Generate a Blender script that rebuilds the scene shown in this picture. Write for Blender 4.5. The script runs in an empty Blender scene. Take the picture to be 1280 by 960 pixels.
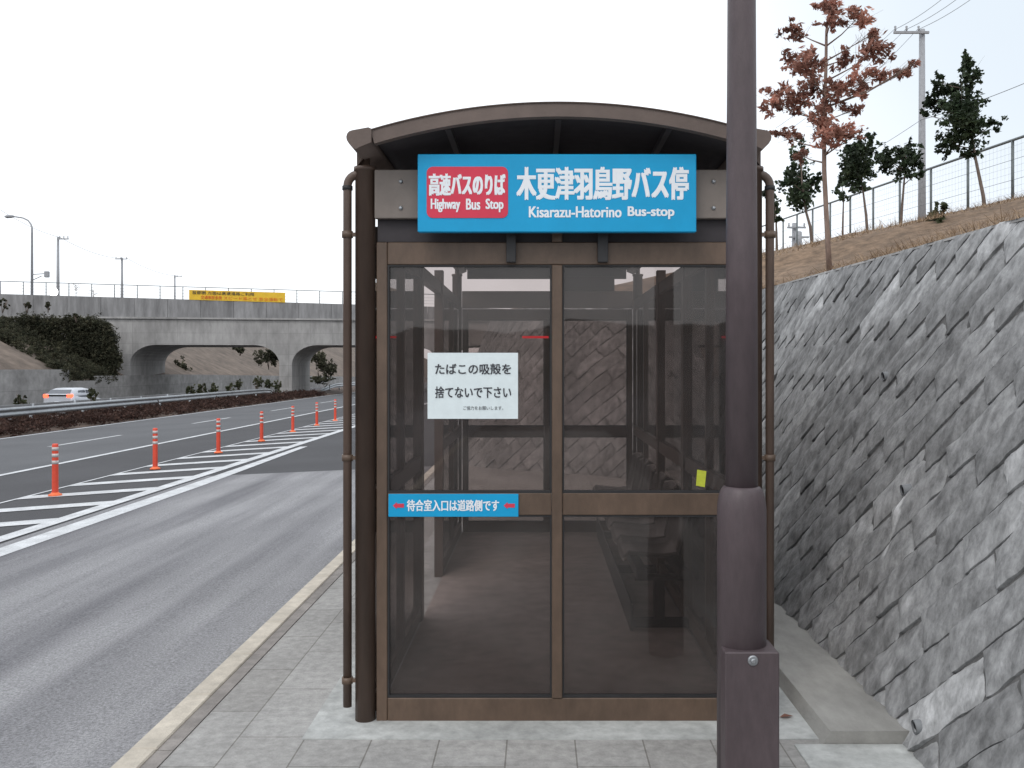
import bpy, math, random
import numpy as np
from mathutils import Vector, Matrix, noise as mnoise
random.seed(7); rng = np.random.default_rng(7)
S = bpy.context.scene
C = S.collection
F = 1150.0; VX = 672.0; VY = 460.0; EYE = 1.5

def at(px, py, Y):
    "point at distance Y that the photograph shows at (px, py)"
    return Vector(((px - VX) / F * Y, Y, EYE + (VY - py) / F * Y))

# ------------------------------------------------------------------ helpers
OFF = {}
class MB:
    def __init__(s): s.v = []; s.f = []; s.sm = []
    def add(s, vs, fs, smooth=False):
        b = len(s.v); s.v += [tuple(p) for p in vs]
        for f in fs: s.f.append(tuple(b + i for i in f)); s.sm.append(smooth)
        return s
    def box(s, x0, x1, y0, y1, z0, z1, bev=0.0):
        if bev <= 0:
            vs = [(x, y, z) for z in (z0, z1) for y in (y0, y1) for x in (x0, x1)]
            return s.add(vs, [(0,2,3,1),(4,5,7,6),(0,1,5,4),(2,6,7,3),(0,4,6,2),(1,3,7,5)])
        # chamfered box: convex hull of the 24 chamfer points
        import bmesh
        bm = bmesh.new()
        for x, sx in ((x0,1),(x1,-1)):
            for y, sy in ((y0,1),(y1,-1)):
                for z, sz in ((z0,1),(z1,-1)):
                    bm.verts.new((x, y+sy*bev, z+sz*bev)); bm.verts.new((x+sx*bev, y, z+sz*bev)); bm.verts.new((x+sx*bev, y+sy*bev, z))
        bmesh.ops.convex_hull(bm, input=bm.verts[:])
        bm.verts.index_update()
        s.add([v.co[:] for v in bm.verts], [[v.index for v in f.verts] for f in bm.faces]); bm.free(); return s
    def tube(s, pts, rad, n=8, cap=True, smooth=True):
        pts = [Vector(p) for p in pts]
        if not hasattr(rad, '__len__'): rad = [rad] * len(pts)
        vs = []; fs = []; up = None
        for i, p in enumerate(pts):
            a = pts[max(i-1, 0)]; b = pts[min(i+1, len(pts)-1)]
            t = (b - a).normalized() if (b - a).length > 1e-9 else Vector((0,0,1))
            if up is None: up = Vector((0,0,1)) if abs(t.z) < .9 else Vector((0,1,0))
            u = (up - t * up.dot(t)).normalized(); w = t.cross(u); up = u
            for k in range(n):
                an = 2*math.pi*k/n
                vs.append(p + (u*math.cos(an) + w*math.sin(an)) * rad[i])
        for i in range(len(pts)-1):
            for k in range(n):
                fs.append((i*n+k, i*n+(k+1)%n, (i+1)*n+(k+1)%n, (i+1)*n+k))
        s.add(vs, fs, smooth)
        if cap:
            m = (len(pts)-1)*n
            s.add(vs[:n], [tuple(range(n-1,-1,-1))]); s.add(vs[m:], [tuple(range(n))])
        return s
    def lathe(s, cx, cy, prof, n=24, smooth=True):
        return s.tube([(cx, cy, z) for z, r in prof], [r for z, r in prof], n, True, smooth)
    def prism(s, poly, fn, d0, d1, smooth_side=False):
        "poly: 2D points; fn(a,b,d) -> 3D"
        n = len(poly)
        vs = [fn(a, b, d0) for a, b in poly] + [fn(a, b, d1) for a, b in poly]
        s.add(vs, [tuple(range(n)), tuple(range(2*n-1, n-1, -1))])
        s.add(vs, [(i, i+n, (i+1)%n+n, (i+1)%n) for i in range(n)], smooth_side)
        return s
    def quad(s, a, b, c, d): return s.add([a, b, c, d], [(0,1,2,3)])
    def build(s, name, m, parent=None):
        off = Vector((0,0,0))
        if parent is not None: off = OFF.get(parent.name, off)
        me = bpy.data.meshes.new(name)
        me.from_pydata([(x-off.x, y-off.y, z-off.z) for x, y, z in s.v], [], s.f)
        me.polygons.foreach_set('use_smooth', s.sm)
        me.validate(); me.update()
        import bmesh
        if len(s.f) < 60000:
            bm = bmesh.new(); bm.from_mesh(me)
            bmesh.ops.remove_doubles(bm, verts=bm.verts[:], dist=1e-5)
            bmesh.ops.recalc_face_normals(bm, faces=bm.faces[:]); bm.to_mesh(me); bm.free()
        me.materials.append(m)
        o = bpy.data.objects.new(name, me); C.objects.link(o)
        if parent is not None:
            o.parent = parent; OFF[o.name] = off
        return o

def tag(o, label=None, cat=None, group=None, kind=None):
    if label: o['label'] = label
    if cat: o['category'] = cat
    if group: o['group'] = group
    if kind: o['kind'] = kind
    return o
def thing(name, loc, label, cat, group=None, rz=0, local=False):
    o = bpy.data.objects.new(name, None); C.objects.link(o)
    o.location = loc; o.rotation_euler = (0, 0, rz); o.empty_display_size = .2
    if not local: OFF[o.name] = Vector(loc)
    return tag(o, label, cat, group)
def struct(mb, name, m): return tag(mb.build(name, m), kind='structure')
def copy_tree(o, parent=None):
    c = o.copy(); C.objects.link(c)
    if parent is not None: c.parent = parent
    for ch in list(o.children): copy_tree(ch, c)
    return c

# ------------------------------------------------------------------ materials
def mat(name, col, rough=.8, var=.15, scale=6., bump=0., bscale=60., metal=0., spec=.5, stretch=(1,1,1), big=0., bigscale=.7, col2=None, emit=None, estr=0.):
    m = bpy.data.materials.new(name); m.use_nodes = True
    nt = m.node_tree; N = nt.nodes; L = nt.links; b = N['Principled BSDF']
    b.inputs['Roughness'].default_value = rough; b.inputs['Metallic'].default_value = metal
    b.inputs['Specular IOR Level'].default_value = spec
    tc = N.new('ShaderNodeTexCoord'); mp = N.new('ShaderNodeMapping'); mp.inputs['Scale'].default_value = stretch
    L.new(tc.outputs['Object'], mp.inputs['Vector'])
    n1 = N.new('ShaderNodeTexNoise'); n1.inputs['Scale'].default_value = scale; n1.inputs['Detail'].default_value = 8; n1.inputs['Roughness'].default_value = .65
    L.new(mp.outputs[0], n1.inputs['Vector'])
    r = N.new('ShaderNodeValToRGB'); c = np.array(col); hi = np.array(col2) if col2 else c*(1+var)
    lo = c*(1-var)
    r.color_ramp.elements[0].position = .33; r.color_ramp.elements[1].position = .68
    r.color_ramp.elements[0].color = (*lo, 1); r.color_ramp.elements[1].color = (*np.minimum(hi, .95), 1)
    L.new(n1.outputs['Fac'], r.inputs['Fac'])
    out = r.outputs['Color']
    if big > 0:
        n2 = N.new('ShaderNodeTexNoise'); n2.inputs['Scale'].default_value = bigscale; n2.inputs['Detail'].default_value = 4
        L.new(mp.outputs[0], n2.inputs['Vector'])
        r2 = N.new('ShaderNodeValToRGB'); r2.color_ramp.elements[0].position = .35; r2.color_ramp.elements[1].position = .65
        v = 1-big; r2.color_ramp.elements[0].color = (v,v,v,1); r2.color_ramp.elements[1].color = (1,1,1,1)
        L.new(n2.outputs['Fac'], r2.inputs['Fac'])
        mx = N.new('ShaderNodeMix'); mx.data_type = 'RGBA'; mx.blend_type = 'MULTIPLY'; mx.inputs[0].default_value = 1
        L.new(out, mx.inputs[6]); L.new(r2.outputs['Color'], mx.inputs[7]); out = mx.outputs[2]
    L.new(out, b.inputs['Base Color'])
    if bump > 0:
        n3 = N.new('ShaderNodeTexNoise'); n3.inputs['Scale'].default_value = bscale; n3.inputs['Detail'].default_value = 6
        L.new(mp.outputs[0], n3.inputs['Vector'])
        bp = N.new('ShaderNodeBump'); bp.inputs['Strength'].default_value = bump; bp.inputs['Distance'].default_value = .01
        L.new(n3.outputs['Fac'], bp.inputs['Height']); L.new(bp.outputs[0], b.inputs['Normal'])
    if emit:
        b.inputs['Emission Color'].default_value = (*emit, 1); b.inputs['Emission Strength'].default_value = estr
    m['out_base'] = 1
    return m

def mul_node(m, fac_socket_builder):
    "multiply the base colour of m by a value built by the callback"
    nt = m.node_tree; b = nt.nodes['Principled BSDF']; src = b.inputs['Base Color'].links[0].from_socket
    mx = nt.nodes.new('ShaderNodeMix'); mx.data_type = 'RGBA'; mx.blend_type = 'MULTIPLY'; mx.inputs[0].default_value = 1
    nt.links.new(src, mx.inputs[6]); nt.links.new(fac_socket_builder(nt), mx.inputs[7]); nt.links.new(mx.outputs[2], b.inputs['Base Color'])

M = {}
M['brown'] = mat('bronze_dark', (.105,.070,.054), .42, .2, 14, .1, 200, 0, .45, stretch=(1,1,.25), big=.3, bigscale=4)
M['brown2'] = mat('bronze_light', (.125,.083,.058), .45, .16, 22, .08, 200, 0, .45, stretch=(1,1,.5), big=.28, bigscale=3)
M['fascia'] = mat('fascia_grey_brown', (.20,.17,.15), .5, .08, 15, 0, 60, 0, .4, big=.15, bigscale=4)
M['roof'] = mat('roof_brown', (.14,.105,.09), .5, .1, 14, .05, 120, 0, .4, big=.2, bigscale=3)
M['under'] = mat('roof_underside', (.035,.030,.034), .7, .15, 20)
M['black'] = mat('rubber_black', (.02,.02,.022), .6, .2, 20)
M['pole'] = mat('lamp_post_paint', (.088,.068,.074), .48, .12, 40, .15, 260, 0, .4, stretch=(1,1,.3), big=.15, bigscale=6)
M['steel'] = mat('galvanised', (.42,.44,.46), .42, .12, 9, 0, 60, .7, .5, big=.25)
M['steel_pole'] = mat('weathered_pole', (.30,.31,.33), .6, .15, 6)
M['blue'] = mat('sign_blue', (.006,.33,.62), .45, .04, 8, spec=.3, big=.05, bigscale=6)
M['red'] = mat('sign_red', (.62,.045,.085), .45, .05, 8, spec=.3)
M['white'] = mat('sign_white', (.80,.84,.88), .5, .03, 8, spec=.3)
M['ink'] = mat('ink', (.03,.03,.04), .6, .1, 8)
M['paper'] = mat('paper', (.70,.78,.80), .6, .04, 20, .03, 40, spec=.2)
M['ytag'] = mat('yellow_tag', (.46,.50,.04), .5, .1, 60)
M['wtline'] = mat('road_paint', (.60,.62,.64), .75, .22, 45, .3, 120, big=.25, bigscale=3.5)
M['asph'] = mat('asphalt_dark', (.075,.076,.082), .85, .30, 90, .5, 160, spec=.25, big=.15, bigscale=.5)
M['asph_main'] = mat('asphalt_lane', (.112,.116,.124), .85, .22, 60, .4, 140, spec=.25, big=.15, bigscale=.4)
M['gravelly'] = mat('soil', (.10,.07,.055), .95, .4, 8, .6, 30)
M['concrete'] = mat('bridge_concrete', (.37,.365,.36), .85, .18, 2.2, .25, 20, spec=.2, stretch=(1,1,.35), big=.28, bigscale=.35)
M['parapet'] = mat('parapet_concrete', (.27,.27,.275), .85, .28, 2.5, .2, 20, spec=.2, stretch=(1,1,.18), big=.35, bigscale=.5)
M['conc2'] = mat('wall_concrete', (.31,.305,.30), .9, .22, 2.0, .3, 15, big=.3, bigscale=.4)
M['ground'] = mat('far_ground', (.10,.09,.055), .95, .3, .05)
M['slope'] = mat('dry_slope', (.15,.118,.095), .95, .4, .9, .6, 6, big=.3, bigscale=.15)
M['straw'] = mat('straw_slope', (.19,.130,.085), .95, .45, 7, .8, 25, big=.3, bigscale=.8)
M['strawblade'] = mat('straw_blades', (.27,.19,.12), .9, .4, 4)
M['bark'] = mat('bark', (.16,.125,.105), .9, .3, 30, .5, 60, stretch=(1,1,.3))
M['bark_red'] = mat('bark_reddish', (.23,.165,.135), .9, .3, 30, .4, 60, stretch=(1,1,.3))
M['mulch'] = mat('median_plants', (.055,.030,.026), .95, .5, 3, col2=(.12,.065,.05))
M['band'] = mat('reflector_band', (.50,.47,.46), .5, .15, 20)
M['orange'] = mat('delineator_orange', (.66,.070,.035), .5, .08, 20)
M['orange_base'] = mat('delineator_base', (.80,.16,.055), .6, .1, 20)
M['yellow'] = mat('banner_yellow', (.72,.46,.03), .7, .08, 2)
M['banner_red'] = mat('banner_red', (.62,.12,.02), .7, .05, 5)
M['carpaint'] = mat('silver_paint', (.58,.61,.66), .3, .05, 5, metal=.25)
M['carglass'] = mat('car_glass', (.10,.11,.13), .12, .1, 5, spec=.8)
M['cardark'] = mat('car_dark', (.015,.015,.018), .5, .1, 5)
M['tail'] = mat('tail_light', (.6,.03,.02), .3, .05, 5, emit=(1,.07,.03), estr=3)
M['headlamp'] = mat('lit_lamp', (.9,.9,.9), .3, .02, 5, emit=(1,1,1), estr=4)
M['red_reflection'] = mat('red_reflection_glow', (.6,.02,.03), .3, .02, 5, emit=(1,.02,.04), estr=.55)  # emission imitates a red reflection, not a lamp in the shelter
M['seat'] = mat('seat_plastic', (.085,.075,.07), .45, .1, 10)
M['rim'] = mat('seat_rim', (.32,.30,.28), .5, .1, 10)
M['floor'] = mat('shelter_floor', (.42,.37,.345), .8, .18, 10, .1, 60, big=.25, bigscale=1.5)
M['footing'] = mat('footing_concrete', (.47,.485,.475), .85, .22, 14, .25, 60, big=.25, bigscale=2.2)
M['gutter'] = mat('gutter_concrete', (.36,.355,.335), .9, .18, 8, .3, 60, stretch=(1,.4,1), big=.3, bigscale=1.6)
M['kerb'] = mat('kerb_cream', (.58,.53,.45), .85, .16, 14, .3, 80, big=.2, bigscale=3)
M['kerb_back'] = mat('kerb_back', (.27,.25,.235), .9, .2, 12, .3, 80, big=.25, bigscale=2)
M['wire'] = mat('cable', (.09,.09,.10), .6, .05, 5)
M['cap'] = mat('drain_pipe_grey', (.20,.21,.22), .5, .1, 20)
M['hole'] = mat('pipe_inside', (.012,.012,.014), .9, .1, 20)
M['fence'] = mat('fence_grey', (.13,.15,.155), .5, .1, 12, metal=.2)
M['rock'] = mat('pale_stone', (.55,.55,.55), .9, .15, 10, .3, 30)

def leafmat(name, c, c2, rough=.55):
    m = mat(name, c, rough, .35, 2.5, spec=.3, col2=c2)
    nt = m.node_tree; b = nt.nodes['Principled BSDF']
    g = nt.nodes.new('ShaderNodeAttribute'); g.attribute_name = 'tone'
    mul_node(m, lambda nt: g.outputs['Color'])
    tl = nt.nodes.new('ShaderNodeBsdfTranslucent'); ms = nt.nodes.new('ShaderNodeMixShader'); ms.inputs[0].default_value = .38
    nt.links.new(b.inputs['Base Color'].links[0].from_socket, tl.inputs[0])
    nt.links.new(b.outputs[0], ms.inputs[1]); nt.links.new(tl.outputs[0], ms.inputs[2]); nt.links.new(ms.outputs[0], nt.nodes['Material Output'].inputs[0])
    return m
M['leaf_g'] = leafmat('leaf_dark_green', (.022,.042,.022), (.060,.085,.045))
M['leaf_r'] = leafmat('leaf_dry_red', (.29,.125,.095), (.48,.26,.20), .7)
M['leaf_h'] = leafmat('leaf_hedge', (.045,.058,.036), (.095,.088,.056), .8)
M['leaf_m'] = leafmat('leaf_median', (.045,.024,.021), (.10,.058,.045), .8)
M['leaf_s'] = leafmat('leaf_shrub', (.055,.075,.035), (.12,.12,.07), .7)

def glass(name, tint, g=1.0):
    m = bpy.data.materials.new(name); m.use_nodes = True; nt = m.node_tree; N = nt.nodes; L = nt.links
    N.remove(N['Principled BSDF']); o = N['Material Output']
    t = N.new('ShaderNodeBsdfTransparent'); t.inputs[0].default_value = (*tint, 1)
    gl = N.new('ShaderNodeBsdfGlossy'); gl.inputs['Roughness'].default_value = .02; gl.inputs[0].default_value = (g,g,g,1)
    df = N.new('ShaderNodeBsdfDiffuse'); df.inputs[0].default_value = (.25,.23,.22,1)
    tc = N.new('ShaderNodeTexCoord'); nz = N.new('ShaderNodeTexNoise'); nz.inputs['Scale'].default_value = 3.; nz.inputs['Detail'].default_value = 6
    L.new(tc.outputs['Object'], nz.inputs['Vector'])
    mr = N.new('ShaderNodeMapRange'); mr.inputs[1].default_value = .4; mr.inputs[2].default_value = .8; mr.inputs[3].default_value = .06; mr.inputs[4].default_value = .15
    L.new(nz.outputs['Fac'], mr.inputs[0])
    m1 = N.new('ShaderNodeMixShader'); L.new(mr.outputs[0], m1.inputs[0]); L.new(t.outputs[0], m1.inputs[1]); L.new(df.outputs[0], m1.inputs[2])
    fr = N.new('ShaderNodeFresnel'); fr.inputs['IOR'].default_value = 1.42
    m2 = N.new('ShaderNodeMixShader'); L.new(fr.outputs[0], m2.inputs[0]); L.new(m1.outputs[0], m2.inputs[1]); L.new(gl.outputs[0], m2.inputs[2])
    L.new(m2.outputs[0], o.inputs[0])
    return m
M['glass'] = glass('tinted_glass', (.68,.635,.625))
M['glass_clear'] = glass('side_glass', (.86,.82,.80))

# paving slabs
def paving():
    m = mat('paving_slabs', (.375,.372,.362), .88, .2, 22, .25, 90, spec=.25, big=.2, bigscale=1.3)
    def f(nt):
        N = nt.nodes; L = nt.links
        tc = N.new('ShaderNodeTexCoord'); mp = N.new('ShaderNodeMapping')
        mp.inputs['Rotation'].default_value = (0,0,math.radians(90)); mp.inputs['Location'].default_value = (0.1, 1.215, 0)
        # u = -y, v = x after rotating by +90 deg
        L.new(tc.outputs['Object'], mp.inputs['Vector'])
        br = N.new('ShaderNodeTexBrick'); br.inputs['Color1'].default_value = (1.05,1.05,1.05,1); br.inputs['Color2'].default_value = (.89,.88,.87,1)
        br.inputs['Mortar'].default_value = (.56,.54,.52,1); br.inputs['Scale'].default_value = 1; br.inputs['Mortar Size'].default_value = .0035
        br.inputs['Mortar Smooth'].default_value = .3
        br.inputs['Brick Width'].default_value = .56; br.inputs['Row Height'].default_value = .273; br.offset = .5
        L.new(mp.outputs[0], br.inputs['Vector'])
        return br.outputs['Color']
    mul_node(m, f); return m
M['paving'] = paving()

# worn bay asphalt with tyre streaks
def bay():
    m = mat('bay_asphalt', (.265,.266,.276), .85, .42, 75, .8, 150, spec=.25, big=.12, bigscale=.6)
    def f(nt):
        N = nt.nodes; L = nt.links
        tc = N.new('ShaderNodeTexCoord'); mp = N.new('ShaderNodeMapping'); mp.inputs['Scale'].default_value = (1.7,.10,1)
        L.new(tc.outputs['Object'], mp.inputs['Vector'])
        n = N.new('ShaderNodeTexNoise'); n.inputs['Scale'].default_value = 1.3; n.inputs['Detail'].default_value = 5; n.inputs['Roughness'].default_value = .55
        L.new(mp.outputs[0], n.inputs['Vector'])
        r = N.new('ShaderNodeValToRGB'); r.color_ramp.elements[0].position = .34; r.color_ramp.elements[1].position = .66
        r.color_ramp.elements[0].color = (.62,.62,.645,1); r.color_ramp.elements[1].color = (1.15,1.15,1.15,1)
        L.new(n.outputs['Fac'], r.inputs['Fac']); return r.outputs['Color']
    mul_node(m, f); return m
M['bay'] = bay()

def form(m, bw, rh, dark):
    def f(nt):
        N = nt.nodes; L = nt.links
        tc = N.new('ShaderNodeTexCoord'); mp = N.new('ShaderNodeMapping'); mp.inputs['Rotation'].default_value = (math.radians(-90),0,0)
        L.new(tc.outputs['Object'], mp.inputs['Vector'])
        br = N.new('ShaderNodeTexBrick'); br.inputs['Color1'].default_value = (1.05,1.05,1.05,1); br.inputs['Color2'].default_value = (.93,.93,.93,1)
        br.inputs['Mortar'].default_value = (dark,dark,dark,1); br.inputs['Scale'].default_value = 1; br.inputs['Mortar Size'].default_value = .02
        br.inputs['Brick Width'].default_value = bw; br.inputs['Row Height'].default_value = rh; br.offset = .0
        L.new(mp.outputs[0], br.inputs['Vector']); return br.outputs['Color']
    mul_node(m, f)
form(M['concrete'], 1.8, .9, .82); form(M['conc2'], 3.0, 1.5, .75)
# masonry wall: block tone from a vertex attribute
def masonry():
    m = mat('masonry_blocks', (.35,.355,.36), .9, .42, 14, .6, 60, spec=.2, stretch=(1,1,.6), big=.3, bigscale=1.4)
    g = m.node_tree.nodes.new('ShaderNodeAttribute'); g.attribute_name = 'tone'
    mul_node(m, lambda nt: g.outputs['Color'])
    return m
M['masonry'] = masonry()

# ------------------------------------------------------------------ world and light
w = bpy.data.worlds.new('World'); S.world = w; w.use_nodes = True
nt = w.node_tree; N = nt.nodes; L = nt.links; bg = N['Background']
SUN_EL, SUN_AZ = math.radians(48), math.radians(205)
sky = N.new('ShaderNodeTexSky'); sky.sky_type = 'NISHITA'; sky.sun_disc = False
sky.sun_elevation = SUN_EL; sky.sun_rotation = SUN_AZ; sky.air_density = 1; sky.dust_density = 3
tc = N.new('ShaderNodeTexCoord')
cn = N.new('ShaderNodeTexNoise'); cn.inputs['Scale'].default_value = 1.6; cn.inputs['Detail'].default_value = 5
L.new(tc.outputs['Generated'], cn.inputs['Vector'])
cr = N.new('ShaderNodeValToRGB'); cr.color_ramp.elements[0].position = .3; cr.color_ramp.elements[1].position = .7
cr.color_ramp.elements[0].color = (8.0,8.4,8.9,1); cr.color_ramp.elements[1].color = (10.2,10.3,10.5,1)
L.new(cn.outputs['Fac'], cr.inputs['Fac'])
mix = N.new('ShaderNodeMix'); mix.data_type = 'RGBA'; mix.inputs[0].default_value = .88
L.new(sky.outputs[0], mix.inputs[6]); L.new(cr.outputs[0], mix.inputs[7])
dv = N.new('ShaderNodeVectorMath'); dv.operation = 'DOT_PRODUCT'; dv.inputs[1].default_value = Vector((.62,1,.50)).normalized()
L.new(tc.outputs['Generated'], dv.inputs[0])
mr = N.new('ShaderNodeMapRange'); mr.interpolation_type = 'SMOOTHSTEP'; mr.inputs[1].default_value = .90; mr.inputs[2].default_value = 1.0; mr.inputs[4].default_value = .9
L.new(dv.outputs['Value'], mr.inputs[0])
mix2 = N.new('ShaderNodeMix'); mix2.data_type = 'RGBA'; L.new(mr.outputs[0], mix2.inputs[0]); L.new(mix.outputs[2], mix2.inputs[6]); mix2.inputs[7].default_value = (4.9,5.5,6.1,1)
L.new(mix2.outputs[2], bg.inputs['Color']); bg.inputs['Strength'].default_value = .1
sl = bpy.data.lights.new('sun', 'SUN'); sl.energy = .5; sl.angle = math.radians(20); sl.color = (1,.96,.9)
so = bpy.data.objects.new('sun', sl); C.objects.link(so)
dirv = Vector((math.sin(SUN_AZ)*math.cos(SUN_EL), math.cos(SUN_AZ)*math.cos(SUN_EL), math.sin(SUN_EL)))
so.rotation_euler = dirv.to_track_quat('Z', 'Y').to_euler(); so.location = (0,0,30)
S.view_settings.view_transform = 'Standard'; S.view_settings.look = 'None'; S.view_settings.exposure = .62; S.view_settings.gamma = 1

cam = bpy.data.cameras.new('camera'); co = bpy.data.objects.new('camera', cam); C.objects.link(co); S.camera = co
cam.sensor_width = 36; cam.lens = F/1280*36; cam.shift_x = -(VX-640)/1280; cam.shift_y = -(480-VY)/1280
co.location = (0,0,EYE); co.rotation_euler = (math.radians(90),0,0); cam.clip_end = 6000; cam.clip_start = .05

# ------------------------------------------------------------------ ground surfaces
def zr(X): return -.15 - .04*max(0, -X - 1.6)
def sheet(name, m, pts, dz):
    mb = MB(); mb.add([(x, y, zr(x)+dz) for x, y in pts], [tuple(range(len(pts)))]); return struct(mb, name, m)
mb = MB(); mb.quad((-3000,-3000,-3.4),(3000,-3000,-3.4),(3000,3000,-3.4),(-3000,3000,-3.4)); struct(mb, 'ground', M['ground'])
mb = MB()
xs = [-33.6,-24,-9.9,-1.6,6]
for i in range(len(xs)-1):
    a, b = xs[i], xs[i+1]
    mb.quad((a,-60,zr(a)),(b,-60,zr(b)),(b,420,zr(b)),(a,420,zr(a)))
struct(mb, 'road', M['asph'])
sheet('carriageway', M['asph_main'], [(-17.3,-60),(-9.9,-60),(-9.9,420),(-17.3,420)], .004)
sheet('bus_bay', M['bay'], [(-5.5,-30),(-1.6,-30),(-1.6,15.5),(-5.5,15.35)], .004)
def line(name, x0, x1, y0, y1, dz=.008):
    mb = MB(); n = max(1, int((y1-y0)/1.5))
    for i in range(n):
        a = y0+(y1-y0)*i/n; b = y0+(y1-y0)*(i+1)/n
        mb.quad((x0,a,zr(x0)+dz),(x1,a,zr(x1)+dz),(x1,b,zr(x1)+dz),(x0,b,zr(x0)+dz))
    return struct(mb, name, M['wtline'])
line('hatch_edge_line', -5.78, -5.56, -20, 70)
mb = MB(); mb.add([(x,y,zr(x)+.008) for x,y in [(-5.34,-20),(-5.06,-20),(-5.08,14),(-5.25,21),(-5.42,21),(-5.36,14)]], [(0,1,2,5),(5,2,3,4)]); struct(mb, 'bay_edge_line', M['wtline'])
line('lane_edge_line', -9.98, -9.80, -30, 300)
line('median_edge_line', -17.28, -17.10, -30, 300)
dash = MB()
for k in range(-4, 20):
    y0 = 24.6 + k*10.2; dash.quad(*[(x,y,zr(x)+.008) for x,y in [(-13.12,y0),(-12.97,y0),(-12.97,y0+4.2),(-13.12,y0+4.2)]])
struct(dash, 'lane_dashes', M['wtline'])
line('far_edge_line', -32.6, -32.4, -30, 300); line('far_median_line', -24.6, -24.42, -30, 300)
hb = MB()
for k in range(-14, 24):
    y0 = 13.13 + k*1.45
    hb.quad(*[(x,y,zr(x)+.008) for x,y in [(-7.44,y0),(-5.78,y0+.48),(-5.78,y0+.87),(-7.44,y0+.39)]])
struct(hb, 'hatch_stripes', M['wtline'])
line('hatch_border_line', -7.50, -7.44, -10, 60, .0085)

# sidewalk, footing, kerb
mb = MB(); mb.box(-1.424, 1.62, -14, 15.2, -.3, 0); struct(mb, 'sidewalk', M['paving'])
kb = MB()
for k in range(-20, 26):
    kb.box(-1.596, -1.490, k*.6+.002, k*.6+.597, -.3, .012, .006)
struct(kb, 'kerb', M['kerb'])
kb = MB()
for k in range(-10, 13): kb.box(-1.488, -1.426, k*1.2+.002, k*1.2+1.197, -.3, .004)
struct(kb, 'kerb_backing', M['kerb_back'])
mb = MB(); mb.box(-.952, 1.135, 3.712, 9.0, -.2, .0045); struct(mb, 'shelter_footing', M['footing'])
mb = MB(); mb.prism([(1.132,0.),(1.165,.055),(1.60,.057),(1.60,-.2),(1.132,-.2)], lambda a,b,d:(a,d,b), 3.66, 12.0); struct(mb, 'gutter_strip', M['gutter'])
mb = MB(); mb.box(1.02, 1.60, 2.0, 3.655, -.2, .006); struct(mb, 'gutter_apron', M['footing'])

# ------------------------------------------------------------------ retaining wall (battered, diagonal blocks)
def vn(x, y, seed=0):
    xi = np.floor(x).astype(np.int64); yi = np.floor(y).astype(np.int64); fx = x-xi; fy = y-yi
    fx = fx*fx*(3-2*fx); fy = fy*fy*(3-2*fy)
    def h(a, b):
        n = (a*374761393 + b*668265263 + seed*982451653) & 0x7fffffff
        n = ((n ^ (n >> 13))*1274126177) & 0x7fffffff
        return ((n ^ (n >> 16)) & 0xffff)/65535.
    return (h(xi,yi)*(1-fx)+h(xi+1,yi)*fx)*(1-fy)+(h(xi,yi+1)*(1-fx)+h(xi+1,yi+1)*fx)*fy
def hsh(a, b, seed):
    n = (a*374761393 + b*668265263 + seed*982451653) & 0x7fffffff
    n = ((n ^ (n >> 13))*1274126177) & 0x7fffffff
    return ((n ^ (n >> 16)) & 0xffff)/65535.
K = .40; WX = 1.45
def wall_path():
    p = np.array([WX,-8.]); th = 0.; out = []; u = 0.
    while p[1] < 62:
        out.append((u, p[0], p[1], th))
        y = p[1]
        ds = min(.06, max(.011, .0036*abs(y))) if y > 1.5 else .06
        if y > 13: ds = .05
        if y > 19: ds = .15
        # turns left (negative x) after 11.5 m, then straightens again
        if 11.5 <= u-8 < 13.3: th += ds/1.8*1.05
        elif 14.2 <= u-8 < 17.2: th -= ds/3.0*1.0
        p = p + np.array([-math.sin(th), math.cos(th)])*ds; u += ds
    return np.array(out)
WP = wall_path()
def zt_of(u): return np.minimum(2.225 + .021*(u-8-4.6), 2.5)   # height of the wall's top, u-8 ~ Y
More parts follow.
